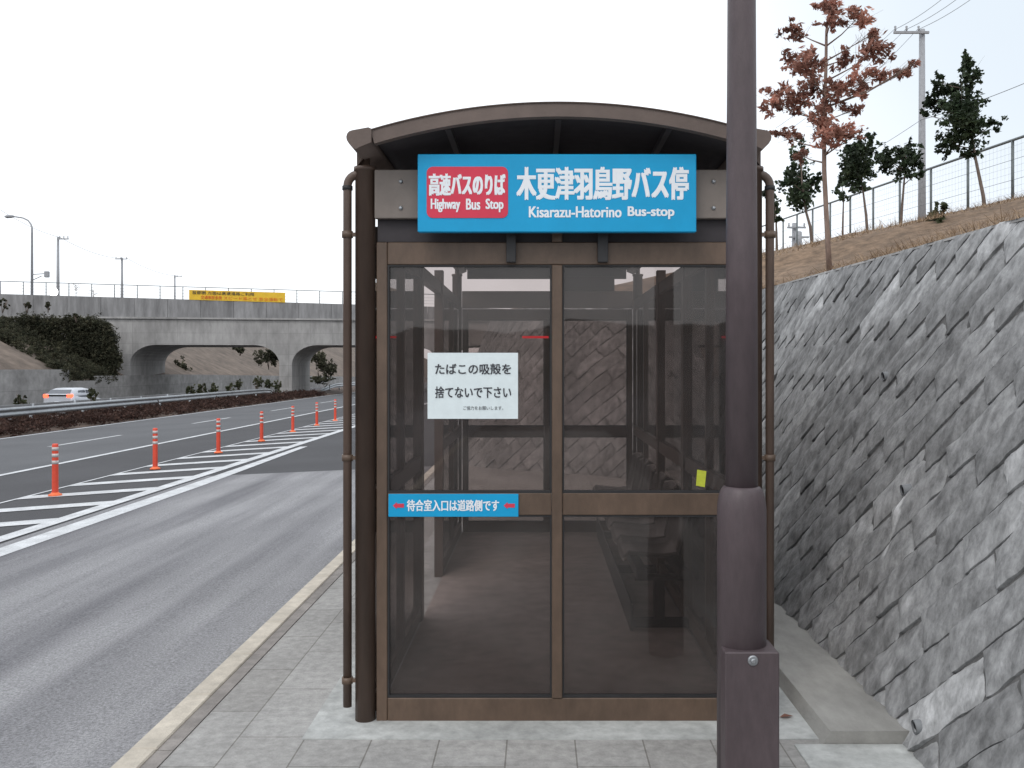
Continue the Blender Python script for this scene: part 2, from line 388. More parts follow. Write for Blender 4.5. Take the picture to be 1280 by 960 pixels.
def build_wall():
    U = WP[:,0]
    def face(u, h, d):
        "u along, h height, d outwards -> world"
        x = np.interp(u, U, WP[:,1]); y = np.interp(u, U, WP[:,2]); th = np.interp(u, U, WP[:,3])
        return np.stack([x+np.cos(th)*(K*h-d), y+np.sin(th)*(K*h-d), h+d*.37], -1)
    w_, L_ = .182, .47; r2_ = math.sqrt(2)
    V = []; Fc = []; T = []; base = 0
    umin, umax = 5.0, U[-1]-.3
    hmx = 3.0
    kmin, kmax = int((umin-.2)/r2_/w_)-1, int((umax+hmx)/r2_/w_)+1
    for k in range(kmin, kmax+1):
        bm_ = (k+.5)*w_
        for n in range(-int(60/L_)*0-150, 20):
            a0 = n*L_-k*w_; am = a0+L_/2
            h = (am+bm_)/r2_; u = (bm_-am)/r2_
            if u < umin or u > umax: continue
            Ht = float(zt_of(u))
            if h < -.30 or h > Ht+.24: continue
            yy = float(np.interp(u, U, WP[:,2]))
            near = 2.4 < yy < 11
            na, nb = (22, 9) if near else ((10, 5) if yy < 20 else (4, 2))
            rr = [random.random() for _ in range(6)]
            g0 = .0046+.002*rr[4]
            fa = np.linspace(0,1,na); fb = np.linspace(0,1,nb)
            A, B = np.meshgrid(a0+g0+fa*(L_-2*g0), k*w_+g0+fb*(w_-2*g0), indexing='ij')
            FA, FB = np.meshgrid(fa, fb, indexing='ij')
            # slightly irregular outline
            A = A+(vn(B*9+k*3.1, A*0+n*5.3, 21)-.5)*.012*(np.abs(FA-.5)*2)**6
            B = B+(vn(A*7+n*2.7, B*0+k*4.1, 22)-.5)*.008*(np.abs(FB-.5)*2)**6
            Uu = (B-A)/r2_; H = (A+B)/r2_
            edge = np.minimum(np.minimum(FA,1-FA)*L_, np.minimum(FB,1-FB)*w_)
            D = (rr[0]-.5)*.005 + (FB-.5)*(rr[1]-.5)*.008 + (.5-FA)*(.007+.006*rr[2]) + .007*(1-np.exp(-edge/.016)) - .004*np.clip((FA-.72)/.28,0,1)**2
            D = D+(vn(A*9+k*7, B*26+n*3, 5)-.5)*.012 + (vn(Uu*40, H*40, 6)-.5)*.005 + (vn(Uu*17, H*17, 8)-.5)*.007
            Hc = np.clip(H, -.10, zt_of(Uu))
            P_ = face(Uu.ravel(), Hc.ravel(), D.ravel()); Q_ = face(Uu.ravel(), Hc.ravel(), np.full(Uu.size, -.04))
            idx = np.arange(na*nb).reshape(na, nb)
            q = np.stack([idx[:-1,:-1], idx[1:,:-1], idx[1:,1:], idx[:-1,1:]], -1).reshape(-1,4)
            t = (.80+.30*rr[3]+(.28 if rr[5] > .88 else 0))
            tn = t*(.82+.36*vn(Uu*1.1,H*1.3,9))*(.84+.16*np.clip(vn(Uu*.35,H*.5+3,12)*1.6,0,1))*(.90+.2*vn(A*6+k,B*20+n,31))
            for (u0, h0, ln, wd) in STAINS:
                du = np.abs(Uu-(u0-(h0-H)*.10)); m = (H < h0) & (H > h0-ln) & (du < wd*(1.1-.6*(h0-H)/ln))
                tn = np.where(m, np.maximum(tn, 2.4*(1-.35*(h0-H)/ln)), tn)
            V.append(P_); T.append(tn.ravel()); Fc.append(q+base); base += na*nb
            ring = np.concatenate([idx[:,0], idx[-1,1:], idx[-2::-1,-1], idx[0,-2:0:-1]])
            m = len(ring); V.append(P_[ring]); V.append(Q_[ring]); T += [tn.ravel()[ring]*.95, tn.ravel()[ring]*.7]
            i = np.arange(m); j = (i+1) % m
            Fc.append(np.stack([i, i+m, j+m, j], -1)+base); base += 2*m
    vs = np.concatenate(V); f = np.concatenate(Fc); tone = np.clip(np.concatenate(T), .2, 2.3)
    me = bpy.data.meshes.new('block_face'); me.from_pydata(vs.tolist(), [], f.tolist())
    me.polygons.foreach_set('use_smooth', [True]*len(f))
    at_ = me.color_attributes.new('tone','FLOAT_COLOR','POINT')
    col = np.ones((len(vs),4)); col[:,:3] = tone.reshape(-1,1); at_.data.foreach_set('color', col.reshape(-1))
    me.materials.append(M['masonry'])
    top = thing('retaining_wall', (1.5,4,0), 'sloping grey retaining wall of diagonally laid rough blocks beside the shelter', 'wall')
    o = bpy.data.objects.new('block_face', me); C.objects.link(o); o.parent = top; o.location = (-1.5,-4,0)
    OFF[o.name] = Vector((0,0,0))
    # mortar bed behind the blocks
    nu = len(U); bd = MB()
    ii = [i for i in range(0, nu, 3)]
    rows_ = []
    for i in ii:
        hh = np.array([-.1, float(zt_of(U[i]))]); rows_ += [tuple(p) for p in face(np.array([U[i]]*2), hh, np.array([-.009]*2))]
    bd.add(rows_, [(2*j, 2*j+2, 2*j+3, 2*j+1) for j in range(len(ii)-1)]); bd.build('mortar', M['mortar'], top)
    # top coping and body
    cp = MB(); idx = list(range(0, nu, 6))
    for p, q in zip(idx[:-1], idx[1:]):
        def pt(i, h, e):
            t = WP[i,3]; return (WP[i,1]+math.cos(t)*(K*h+e), WP[i,2]+math.sin(t)*(K*h+e), h)
        hp, hq = zt_of(WP[p,0]), zt_of(WP[q,0])
        cp.quad(pt(p,hp+.004,-.006), pt(q,hq+.004,-.006), pt(q,hq+.004,.30), pt(p,hp+.004,.30))
        cp.quad(pt(p,hp-.012,-.006), pt(q,hq-.012,-.006), pt(q,hq+.004,-.006), pt(p,hp+.004,-.006)); cp.quad(pt(p,hp-.012,-.006), pt(q,hq-.012,-.006), pt(q,hq-.012,.03), pt(p,hp-.012,.03))
        cp.quad(pt(p,-.3,.5), pt(q,-.3,.5), pt(q,hq+.004,.30), pt(p,hp+.004,.30))
    cp.build('coping', M['conc2'], top)
    return top
def wall_pt(px, py):
    "point of the straight wall face seen at a pixel"
    r = (px-VX)/F; e = (VY-py)/F
    # X = WX + K*z, X = rY, z = EYE + eY
    Y = (WX+K*EYE)/(r-K*e); return Vector((r*Y, Y, EYE+e*Y))
M['mortar'] = mat('mortar', (.14,.14,.14), .95, .3, 12)
wp1 = wall_pt(1135, 612); wp2 = wall_pt(1152, 908); wp3 = wall_pt(1110, 470)
STAINS = [(wp1.y+8, wp1.z-.01, .32, .034)]
rw = build_wall()
for p_ in (wp1, wp2, wp3):
    axis = Vector((-.93,0,-.1)).normalized()
    mb = MB(); a = p_ + axis*-.1; b = p_ + axis*.030
    mb.tube([a, b], .027, 14, False); mb.tube([b, a], .022, 14, False)
    ring = mb
    o = ring.build('weep_pipe', M['cap'], rw)
    mb = MB(); c = p_ + axis*.02; mb.tube([c, c+axis*.002], .022, 14); mb.build('pipe_hole', M['hole'], o)

# right bank: ruled from the top of the wall to the fence line
FX = 9.0
def zf(Y): return EYE + 3.15 + .056*(Y-17)
WU = WP[::5]
def bank_z(X, Y):
    zt = float(zt_of(Y+8))
    xt = WX + K*zt if Y < 12 else 0.
    t = min(max((X-xt)/(FX-xt), 0), 1); return zt-.03 + (zf(Y)-zt)*t
mb = MB(); rows = []
for i in range(0, len(WP), 8):
    u, x, y, th = WP[i]; h = float(zt_of(u)); bx = x+math.cos(th)*(K*h+.02); by = y+math.sin(th)*(K*h+.02)
    if rows and by < rows[-1][1]+.02 and by > rows[-1][1]-.5 and y > 10: pass
    rows.append((bx, by, h, y))
vs = []; nc = 16
for bx, by, h, y in rows:
    for c in range(nc):
        t = c/(nc-1); X = bx+(FX-bx)*t; Y = by+(y-by)*t
        z = h-.02+(zf(Y)-h)*t + (mnoise.noise((X*1.3,Y*1.3,0))*.07*math.sin(t*math.pi))
        vs.append((X,Y,z))
    vs.append((FX+60, y, zf(y)+.5)); vs.append((FX+61, y, -3.4))
fs = []
for i in range(len(rows)-1):
    for c in range(nc+1): fs.append((i*(nc+2)+c, i*(nc+2)+c+1, (i+1)*(nc+2)+c+1, (i+1)*(nc+2)+c))
mb.add(vs, fs, True); struct(mb, 'grass_bank', M['straw'])
# dry grass blades on the bank
def blades(name, m, n, sampler, hgt, wid, lean=.6):
    vs = []; fs = []; 
    for _ in range(n):
        p = sampler()
        if p is None: continue
        az = random.uniform(0, 6.283); hgt_ = hgt*random.uniform(.4,1.2); wv = Vector((math.cos(az), math.sin(az), 0))*wid*random.uniform(.6,1.2)
        tip = p + Vector((random.uniform(-lean,lean), random.uniform(-lean,lean), random.uniform(.35,1)))*hgt_
        b = len(vs); vs += [p-wv, p+wv, tip]; fs.append((b,b+1,b+2))
    mb = MB(); mb.add(vs, fs); return mb.build(name, m)
def bank_s():
    X = random.uniform(2.5, 9.2); Y = random.uniform(4, 34)
    if X/Y > .62 or X/Y < .2: return None
    if mnoise.noise((X*1.7, Y*1.1, 9))+random.uniform(-.5,.5) < 0: return None
    return Vector((X, Y, bank_z(X, Y)-.02))
tag(blades('dry_grass', M['strawblade'], 70000, bank_s, .15, .005, 1.1), kind='stuff')

# ------------------------------------------------------------------ foliage
def leaves(centres, n_per, size, m, name, parent, elong=1.8, droop=.3, jitter=1.0):
    "centres: list of (Vector, (rx,ry,rz), weight)"
    vs = []; fs = []; tones = []
    for c, r, wgt in centres:
        cl_t = random.uniform(.7, 1.25)
        subs = []
        for _ in range(max(4, int(n_per*wgt/13))):
            d = Vector((random.gauss(0,.46), random.gauss(0,.46), random.gauss(0,.50))); 
            subs.append((d, d.normalized()*random.uniform(.1,.5)+Vector((0,0,random.uniform(-.2,.3))), random.uniform(.6,1.4)))
        for q_ in range(int(n_per*wgt)):
            d0, ax, st = random.choice(subs); f_ = random.uniform(-.5,1)
            d = d0 + ax*f_ + Vector((random.gauss(0,.13), random.gauss(0,.13), random.gauss(0,.13)))
            p = c + Vector((d.x*r[0], d.y*r[1], d.z*r[2]))*jitter
            s = size*random.uniform(.6,1.3)
            a = Vector((random.gauss(0,1), random.gauss(0,1), random.gauss(0,.8)-droop)).normalized()
            b = a.cross(Vector((random.gauss(0,1), random.gauss(0,1), random.gauss(0,1)))).normalized()
            nrm = a.cross(b)*s*.12
            i = len(vs); vs += [p-a*s*elong*.5, p+b*s*.5+nrm, p+a*s*elong*.5, p-b*s*.5+nrm]
            fs.append((i,i+1,i+2,i+3)); t = cl_t*st*random.uniform(.75,1.3); tones += [t]*4
    me = bpy.data.meshes.new(name); off = OFF.get(parent.name, Vector((0,0,0))) if parent else Vector((0,0,0))
    me.from_pydata([tuple(v-off) for v in vs], [], fs)
    ca = me.color_attributes.new('tone','FLOAT_COLOR','POINT')
    col = np.ones((len(vs),4)); col[:,:3] = np.array(tones)[:,None]; ca.data.foreach_set('color', col.reshape(-1))
    me.materials.append(m); o = bpy.data.objects.new(name, me); C.objects.link(o)
    if parent is not None: o.parent = parent; OFF[o.name] = off
    return o
Z3 = 2.8225
def tree(name, label, Y, trunk, crown, rad, lm, bm_, lsize, n, group=None, elong=1.8, thick=.6, twigs=6, cat='tree', basez=None):
    "trunk and crown are outlines of the tree in the photo, placed at its distance Y"
    tp = [at(880+x/Z3, y/Z3, Y) for x, y in trunk]
    if basez is not None: tp[0].z = min(tp[0].z, basez)
    t = thing(name, tp[0], label, cat, group)
    mb = MB(); nn = len(tp)
    mb.tube(tp, [rad*(1-.75*i/(nn-1)) for i in range(nn)], 8)
    cs = []
    k = Y/F/Z3
    for x, y, rx, ry in crown:
        c = at(880+x/Z3, y/Z3, Y); c.y += random.uniform(-1,1)*thick*.6
        cs.append((c, (rx*k, max(rx,ry)*k*.8, ry*k), max(.25, rx*ry/1800)))
        # branch from the nearest lower trunk point
        best = min((p for p in dense(tp) if p.z < c.z+.05), key=lambda p:(p-c).length, default=tp[-1])
        start = min(dense(tp), key=lambda p: (p - (c - Vector((0,0,(c-best).length*.5)))).length)
        mid = (start+c)*.5 + Vector((random.uniform(-.05,.05),random.uniform(-.05,.05),-.03))*(c-start).length
        mb.tube([start, mid, c], [rad*.32, rad*.2, rad*.08], 5)
        for _ in range(twigs):
            d = Vector((random.uniform(-1,1)*rx*k, random.uniform(-1,1)*rx*k, random.uniform(-.6,1.3)*ry*k))
            mb.tube([mid+(c-mid)*random.uniform(.2,1), c+d*1.25], [rad*.07, rad*.025], 4)
    mb.build('trunk', bm_, t)
    leaves(cs, n, lsize, lm, 'crown', t, elong)
    return t
def dense(tp):
    o = []
    for a, b in zip(tp[:-1], tp[1:]):
        for k in range(8): o.append(a+(b-a)*k/8)
    return o+[tp[-1]]
YR = 8.64
tree('tree', 'young tree with russet withered leaves, tallest on the bank, next to the wall top', YR,
     [(443,965),(436,840),(424,600),(424,400),(430,250),(432,110),(448,0),(455,-90)],
     [(330,100,46,26),(440,40,30,28),(430,95,38,32),(505,105,55,26),(345,200,55,24),(325,265,70,45),(270,330,55,38),(345,325,60,45),
      (500,205,38,28),(560,215,60,42),(625,240,55,34),(690,262,38,20),(560,300,46,24),(470,330,50,38),(385,300,36,40),(340,385,22,16),
      (425,385,36,46),(305,460,46,26),(400,450,46,46),(440,505,70,34),(370,520,36,26),(500,490,34,16),(715,250,22,12),(450,-20,40,30),(530,380,50,18),(560,150,34,22)],
     .028, M['leaf_r'], M['bark_red'], .026, 260, None, 2.5, .5, 14)
G = 'dark evergreen saplings by the fence'
tree('tree', 'dark green sapling with tall pointed crown, right of the concrete utility pole', 14.4,
     [(1000,790),(985,690),(958,560),(935,420),(920,300)],
     [(937,200,7,26),(911,225,8,20),(925,275,36,40),(885,320,44,40),(828,285,8,28),(830,350,28,38),(935,370,52,56),(880,410,62,54),(930,460,60,46),(860,500,42,36),(995,450,28,22),(930,530,36,24),(800,390,10,10)],
     .036, M['leaf_g'], M['bark'], .045, 520, G, 1.7, .5, 2, basez=3.6)
tree('tree', 'dark green sapling with wide crown just right of the russet tree trunk', 17.5,
     [(582,860),(572,760),(562,680),(545,560)],
     [(540,535,50,42),(505,580,38,46),(560,590,42,46),(582,500,12,20),(535,640,44,34)],
     .036, M['leaf_g'], M['bark'], .055, 520, G, 1.7, .5, 2, basez=3.6)
tree('tree', 'thin evergreen sapling with sparse low leaves just right of the russet trunk', 20,
     [(487,870),(490,780),(492,715),(488,660)],
     [(480,685,30,20),(492,640,22,26)],
     .028, M['leaf_g'], M['bark'], .06, 420, G, 1.7, .5, 2, basez=3.8)
tree('tree', 'evergreen sapling with two separate leaf clumps standing left of the concrete utility pole', 18,
     [(690,840),(698,740),(706,640),(715,560)],
     [(640,562,32,38),(630,540,20,24),(603,520,12,12),(722,528,38,28),(738,570,32,38),(704,590,28,38),(732,622,24,18)],
     .036, M['leaf_g'], M['bark'], .055, 520, G, 1.7, .5, 2, basez=3.8)
tree('tree', 'dark evergreen sapling left of the russet trunk with a leaning stem', 22,
     [(388,885),(375,800),(358,740),(345,640),(342,560)],
     [(342,560,26,52),(290,645,26,26),(350,650,54,44),(335,700,46,36),(395,640,26,26),(310,610,14,10)],
     .045, M['leaf_g'], M['bark'], .07, 480, G, 1.7, .6, 2, basez=4)
tree('tree', 'evergreen sapling half hidden by the shelter drainpipe', 24,
     [(258,905),(256,820),(252,730)],
     [(258,730,22,36),(246,775,22,26),(236,700,22,40)],
     .045, M['leaf_g'], M['bark'], .075, 420, G, 1.7, .6, 2, basez=4)
tree('shrub', 'small green shrub growing at the foot of the utility pole', 13.5,
     [(828,840),(828,800)], [(835,765,26,38),(815,785,22,30),(845,790,18,28),(806,745,7,22),(838,735,8,18)],
     .02, M['leaf_s'], M['bark'], .045, 260, None, 2.2, .3, 4, cat='shrub')
tree('shrub', 'low dark shrub at the foot of the leaning sapling', 21, [(375,925),(375,905)], [(375,905,16,12)], .02, M['leaf_s'], M['bark'], .06, 100, None, 2, .2, 2, cat='shrub')
# ------------------------------------------------------------------ fence on the bank
fr = thing('mesh_fence', (FX,16,zf(16)), 'grey wire mesh fence with thin posts along the top of the grass bank', 'fence')
def ftop(Y):  # observed top rail
    return EYE + 290/F*17 + (Y-17)*.070
ys = [4.76+1.81*k for k in range(28)]
for y in ys:
    m_ = MB(); m_.tube([(FX,y,zf(y)-.3),(FX,y,ftop(y))], .030, 8); m_.build('post', M['fence'], fr)
m_ = MB(); m_.tube([(FX,y,ftop(y)) for y in ys], .028, 8); m_.build('top_rail', M['fence'], fr)
m_ = MB()
for k in range(1, 9):
    m_.tube([(FX-.03,y,zf(y)+(ftop(y)-zf(y))*k/9) for y in ys], .0015 if k % 3 else .004, 4, False)
y = ys[0]
while y < ys[-1]:
    m_.tube([(FX-.03,y,zf(y)),(FX-.03,y,ftop(y))], .0013, 3, False); y += .15
m_.build('wire_mesh', M['fence'], fr)

# ------------------------------------------------------------------ utility poles right
def upole(px, ytop, ybot, Y, arms, r, label, extra=None):
    p = at(px, ybot, Y); q = at(px, ytop, Y)
    t = thing('utility_pole', p, label, 'utility pole')
    mb = MB(); mb.tube([p-Vector((0,0,2.5)), q], [r*1.25, r*.85], 10); mb.build('shaft', M['steel_pole'], t)
    for (x0, x1, yy, ins) in arms:
        a = at(x0, yy, Y); b = at(x1, yy, Y); mb = MB(); mb.box(a.x, b.x, Y-r*1.6, Y-r*1.0, a.z-.06, a.z+.06); ca = mb.build('crossarm', M['steel_pole'], t)
        for ix in ins:
            c = at(ix, yy, Y); mb = MB(); mb.lathe(c.x, Y-r*1.3, [(c.z+.06,.03),(c.z+.16,.07),(c.z+.2,.04),(c.z+.30,.07),(c.z+.34,.03)], 8); mb.build('insulator', M['steel_pole'], ca)
    return t
upole(1152.5, 37, 287, 48, [(1115,1159,42.5,(1117,1131,1146))], .17, 'tall concrete utility pole with a crossarm, on the bank at the right')
t2 = upole(993, 279, 325, 70, [(983,1006,285,(985,1004)),(985,1010,297,())], .2, 'distant utility pole with transformer can, seen between drainpipe and russet tree')
mb = MB(); q = at(995, 300, 70); mb.lathe(q.x+.1, 69.7, [(q.z-.7,.22),(q.z-.65,.26),(q.z+.55,.26),(q.z+.62,.15)], 12); mb.build('transformer', M['steel_pole'], t2)
def cable(pts, label, r=.012, sag=0., group=None):
    mb = MB(); P_ = []
    for a, b in zip(pts[:-1], pts[1:]):
        for k in range(13):
            s = k/12; p = a+(b-a)*s; p = p-Vector((0,0,sag*4*s*(1-s))); P_.append(p)
    mb.tube(P_, r, 4, False); return tag(mb.build('power_cable', M['wire']), label, 'cable', group)
GW = 'cables on the utility pole at the right'
e = .35
for (x0, xr, xl, nm) in ((1117,1194,1000,'uppermost'),(1131,1216,1020,'middle'),(1146,1236,1046,'lowest')):
    a = at(x0, 37.5, 48); b = at(xr+30, -42, 38); c = at(xl-30, 160, 66)
    cable([c, a, b], '%s of three power cables rising from the crossarm to the picture top' % nm, .013, .25, GW)
cable([at(1060,205,66), at(1151,150,47.8), at(1300,96,38)], 'single lower cable tied to the utility pole below its crossarm', .014, .1)

# ------------------------------------------------------------------ left side: median, rails, slope, overpass
ms = MB(); prof = [(-17.5,-.02),(-18.1,.12),(-19.2,.30),(-21,.34),(-23.2,.2),(-24.3,-.02)]
ny = 90
vs = []
for j in range(ny+1):
    y = -30+j*2.6
    for x, dz in prof: vs.append((x, y, zr(x)+dz+mnoise.noise((x*.8,y*.5,2))*.06*(dz > .05)))
n_ = len(prof)
ms.add(vs, [(j*n_+i, (j+1)*n_+i, (j+1)*n_+i+1, j*n_+i+1) for j in range(ny) for i in range(n_-1)], True)
struct(ms, 'median', M['gravelly'])
cs = []
for _ in range(1900):
    y = random.uniform(12, 76); x = random.uniform(-19.3,-17.6); cs.append((Vector((x,y,zr(x)+.16+.17*min(1,(-17.5-x)/1.2))), (.3,.5,.17), 1))
for _ in range(650):
    y = random.uniform(12, 76); x = random.uniform(-23.5,-19.3); cs.append((Vector((x,y,zr(x)+.4)), (.4,.6,.16), 1))
gc = leaves(cs, 40, .06, M['leaf_m'], 'ground_cover', None, 1.5, 0); tag(gc, kind='stuff')

def guard_rail(y0, y1, X, label, dip):
    t = thing('guard_rail', (X,y0,zr(X)), label, 'guard rail', 'guard rails on the median')
    ys = [y0+(y1-y0)*k/40 for k in range(41)]
    prof = [(.0,-.17),(.05,-.13),(.05,-.06),(.0,-.02),(.0,.02),(.05,.06),(.05,.13),(.0,.17)]
    vs = []; m = len(prof)
    for y in ys:
        s = max(0, (y-(y1-4))/4) if dip > 0 else max(0, (y0+4-y)/4)
        zc = -.11 - .5*s*s; xo = -.7*s*s
        for a, b in prof: vs.append((X+a+xo, y, zc+b))
    mb = MB(); mb.add(vs, [(j*m+i, (j+1)*m+i, (j+1)*m+i+1, j*m+i+1) for j in range(40) for i in range(m-1)], True)
    mb.build('beam', M['steel'], t)
    y = y0+1
    while y < y1-2:
        mb = MB(); mb.tube([(X-.08,y,zr(X)),(X-.08,y,.0)], .06, 8); mb.build('post', M['steel'], t); y += 4
guard_rail(14, 69, -19.2, 'long grey steel guard rail on the median, in front of the silver car', 1)
guard_rail(83, 150, -18.9, 'farther steel guard rail beginning behind the overpass pier', -1)
# second rail, on the far side of the median
t = thing('guard_rail', (-24.2,14,zr(-24.2)), 'low steel guard rail behind the first one, at the car wheels', 'guard rail', 'guard rails on the median')
mb = MB(); mb.box(-24.24,-24.16,14,74,-.52,-.20); mb.build('beam', M['steel'], t)
for k in range(15):
    mb = MB(); mb.tube([(-24.15,16+4*k,zr(-24.2)-.1),(-24.15,16+4*k,-.2)], .06, 8); mb.build('post', M['steel'], t)

# delineator posts
def delineator():
    t = thing('delineator_post', (0,0,0), '', 'delineator post', 'orange delineator posts on the hatching', local=True)
    OFF[t.name] = Vector((0,0,0))
    mb = MB(); mb.lathe(0,0,[(0,.095),(.02,.09),(.035,.058),(.05,.048)],16); mb.build('base', M['orange_base'], t)
    mb = MB(); mb.lathe(0,0,[(.04,.045),(.06,.044),(.70,.042),(.74,.042),(.755,.034)],16); mb.build('tube', M['orange'], t)
    for z in (.46,.56,.655):
        mb = MB(); mb.lathe(0,0,[(z,.0445),(z+.052,.0445)],16); mb.build('reflector_band', M['band'], t)
    return t
dl = delineator()
ordn = ['nearest','second nearest','third nearest','fourth nearest','fifth nearest','sixth nearest','seventh nearest','eighth nearest']
for k, (y, px) in enumerate(zip((13.4,16.9,20.1,23.3,26.8,29.8,32.5,35.8), (69,194,273,327,366,396,419,437))):
    o = dl if k == 0 else copy_tree(dl)
    X = (px-VX)/F*y; o.location = (X, y, zr(X)+.009)
    o['label'] = '%s orange delineator post with white bands in the row on the hatching' % ordn[k]

# far retaining wall, slope
RW = -33.6
SL = .53
def wall_top(Y):
    if Y < 66: return 1.4
    if Y < 70: return .55
    if Y < 86: return .9
    return .9-.012*(Y-86)
def top_z(Y): return 5.4 if Y < 90 else 6.3+max(0,Y-130)*.06
fw = MB()
ysg = [-40,20,45,62,65.4,66,69.9,70,86,100,130,170,230,320]
for a, b in zip(ysg[:-1], ysg[1:]):
    za, zb = wall_top(a), wall_top(b-.01)
    fw.add([(RW,a,-2.2),(RW,b,-2.2),(RW,b,zb),(RW,a,za),(RW-.35,a,-2.2),(RW-.35,b,-2.2),(RW-.35,b,zb),(RW-.35,a,za)],
           [(0,1,2,3),(3,2,6,7),(4,7,6,5),(0,3,7,4),(1,5,6,2)])
tag(fw.build('concrete_wall', M['conc2']), 'low grey concrete wall behind the silver car, beyond the far lanes', 'wall')
sm_ = MB(); vs = []; cols = [0,.8,1.6,2.4,3.5,5,6.5,8,9.5,11,14,20,30,160]
ysl = list(np.arange(-40, 420, 3.0))
for y in ysl:
    for d in cols:
        z = min(wall_top(y)-.08+d*SL, top_z(y)) if d > 0 else wall_top(y)-.1
        vs.append((RW-.3-d, y, z+mnoise.noise((d*.5,y*.25,1))*.18*(d > 0)))
n_ = len(cols)
sm_.add(vs, [(j*n_+i, (j+1)*n_+i, (j+1)*n_+i+1, j*n_+i+1) for j in range(len(ysl)-1) for i in range(n_-1)], True)
struct(sm_, 'left_slope', M['slope'])

# hedge on the slope: clumps inside the outline seen in the photo, lying on the slope
def slope_z(X, Y): return min(wall_top(Y)-.08+max(0,RW-.3-X)*SL, top_z(Y))
def slope_hit(px, py):
    r = (px-VX)/F; e = (VY-py)/F; Y = 50.
    while Y < 74:
        X = r*Y; z = EYE+e*Y
        if X < RW-.3 and z <= slope_z(X, Y)+.02: return Vector((X,Y,z))
        Y += .1
    return Vector((r*73.0, 73.0, EYE+e*73.0))
hedge_poly = [(-40,392),(0,396),(50,398),(100,402),(128,405),(137,415),(146,445),(150,458),(141,474),(116,478),(88,478),(70,466),(48,450),(20,432),(-40,405)]
def inside(x, y, P_):
    c = False; j = len(P_)-1
    for i in range(len(P_)):
        if (P_[i][1] > y) != (P_[j][1] > y) and x < (P_[j][0]-P_[i][0])*(y-P_[i][1])/(P_[j][1]-P_[i][1])+P_[i][0]: c = not c
        j = i
    return c
cs = []
while len(cs) < 520:
    x = random.uniform(-40,150); y = random.uniform(401,476)
    if inside(x, y, hedge_poly):
        p = slope_hit(x, y); s = random.uniform(.45,.85); cs.append((p+Vector((0,0,.15)), (s*.62,s*.62,s*.5), s))
t = thing('hedge', slope_hit(80,440), 'dense dark green shrub mass covering the slope beside the overpass', 'hedge')
leaves(cs, 520, .08, M['leaf_h'], 'foliage', t, 1.5, 0)
def bush(px, py, Y, rx, rz, label, m=None, n=160, size=.10, group=None, name='shrub', stem=1.0):
    c = at(px, py, Y); base = c-Vector((0,0,rz*.6*stem+.1))
    t = thing(name, base, label, 'shrub', group)
    mb = MB()
    for k in range(4): mb.tube([base-Vector((0,0,.3)), c+Vector((random.uniform(-.5,.5)*rx, random.uniform(-.5,.5)*rx, random.uniform(0,.6)*rz))], [.03,.01], 5)
    mb.build('stem', M['bark'], t)
    cs = [(c+Vector((random.uniform(-.5,.5)*rx, random.uniform(-.5,.5)*rx, random.uniform(-.4,.4)*rz)), (rx*.42,rx*.42,rz*.38), 1.6) for _ in range(6)]
    leaves(cs, n/3, size, m or M['leaf_h'], 'foliage', t, 1.6, 0); return t
GB = 'small shrubs against the overpass side'
bush(3, 379, 71, .6, .6, 'largest round shrub against overpass side, at left edge of picture', group=GB)
bush(34, 382, 71, .36, .34, 'round shrub against overpass side, below the street lamp', group=GB)
bush(60, 381, 71, .32, .36, 'round shrub against overpass side, below the bright round light', group=GB)
bush(95, 394, 71.5, .3, .3, 'smallest round shrub, just above the shrub mass against the overpass', group=GB)
GM = 'young shrubs on the median'
for k, (px, py, Y, rx, rz) in enumerate([(238,489,60,.3,.5),(252,487,62,.42,.6),(266,487,63,.35,.55),(286,486,64,.35,.5),(297,484,66,.45,.65),(322,481,68,.5,.7),(337,481,69,.45,.65),(347,482,70,.35,.6)]):
    bush(px, py, Y, rx, rz, ['leftmost','second from left','third from left','fourth from left','fifth from left','sixth from left','seventh from left','rightmost'][k]+' young shrub in the row behind the rail under the overpass', M['leaf_s'], 150, .09, GM)
bush(26, 500, 44, .5, .5, 'scrubby plant on the median, left of the silver car', M['leaf_s'], 100, .09)
bush(116, 495, 47, .4, .55, 'scrubby plant on the median at the front of the silver car', M['leaf_s'], 100, .09)
bush(226, 466, 92, 1.3, 1.7, 'big dark shrub behind the left overpass pier', n=700, size=.16)
bush(336, 446, 105, 1.6, 1.8, 'dark leafy shrub high on the slope seen under the overpass', n=500, size=.18)
bush(300, 437, 100, .9, .5, 'low shrub at top of the opening under the overpass', n=200, size=.15)
bush(398, 455, 125, 1.4, 2.2, 'tall dark shrub beyond the right opening of the overpass, left one', n=500, size=.18)
bush(412, 462, 130, 1.3, 1.6, 'tall dark shrub beyond the right opening of the overpass, right one', n=400, size=.18)
bush(406, 476, 118, 2.2, .8, 'low dark shrub beside the road beyond the overpass', n=400, size=.16)

# overpass
BM = .08; BO = Vector((-19,77,0)); BL = math.sqrt(1+BM*BM); BD = Vector((1/BL,BM/BL,0)); BN = Vector((-BM/BL,1/BL,0))
def bv(px):  # along-bridge coordinate seen at px, on the front face
    r = (px-VX)/F; Y = (77+19*BM)/(1-BM*r); return (Vector((r*Y,Y,0))-BO).dot(BD), Y
def bz(px, py): return EYE+(VY-py)/F*bv(px)[1]
def bp(v, z, d): p = BO+BD*v+BN*d; return (p.x,p.y,z)
v0, v1 = bv(0)[0], bv(424)[0]
def lin(za, zb, v): return za+(zb-za)*(v-v0)/(v1-v0)
ztop = lambda v: lin(bz(0,367.5), bz(424,380), v)
zmid = lambda v: lin(bz(0,397), bz(424,400.5), v)
zund = 1.5+29/F*76
ov = thing('overpass', (-19,77,-1), 'grey concrete overpass with rounded pier corners crossing over the expressway', 'bridge')
VL, VR = v0-16, v1+34
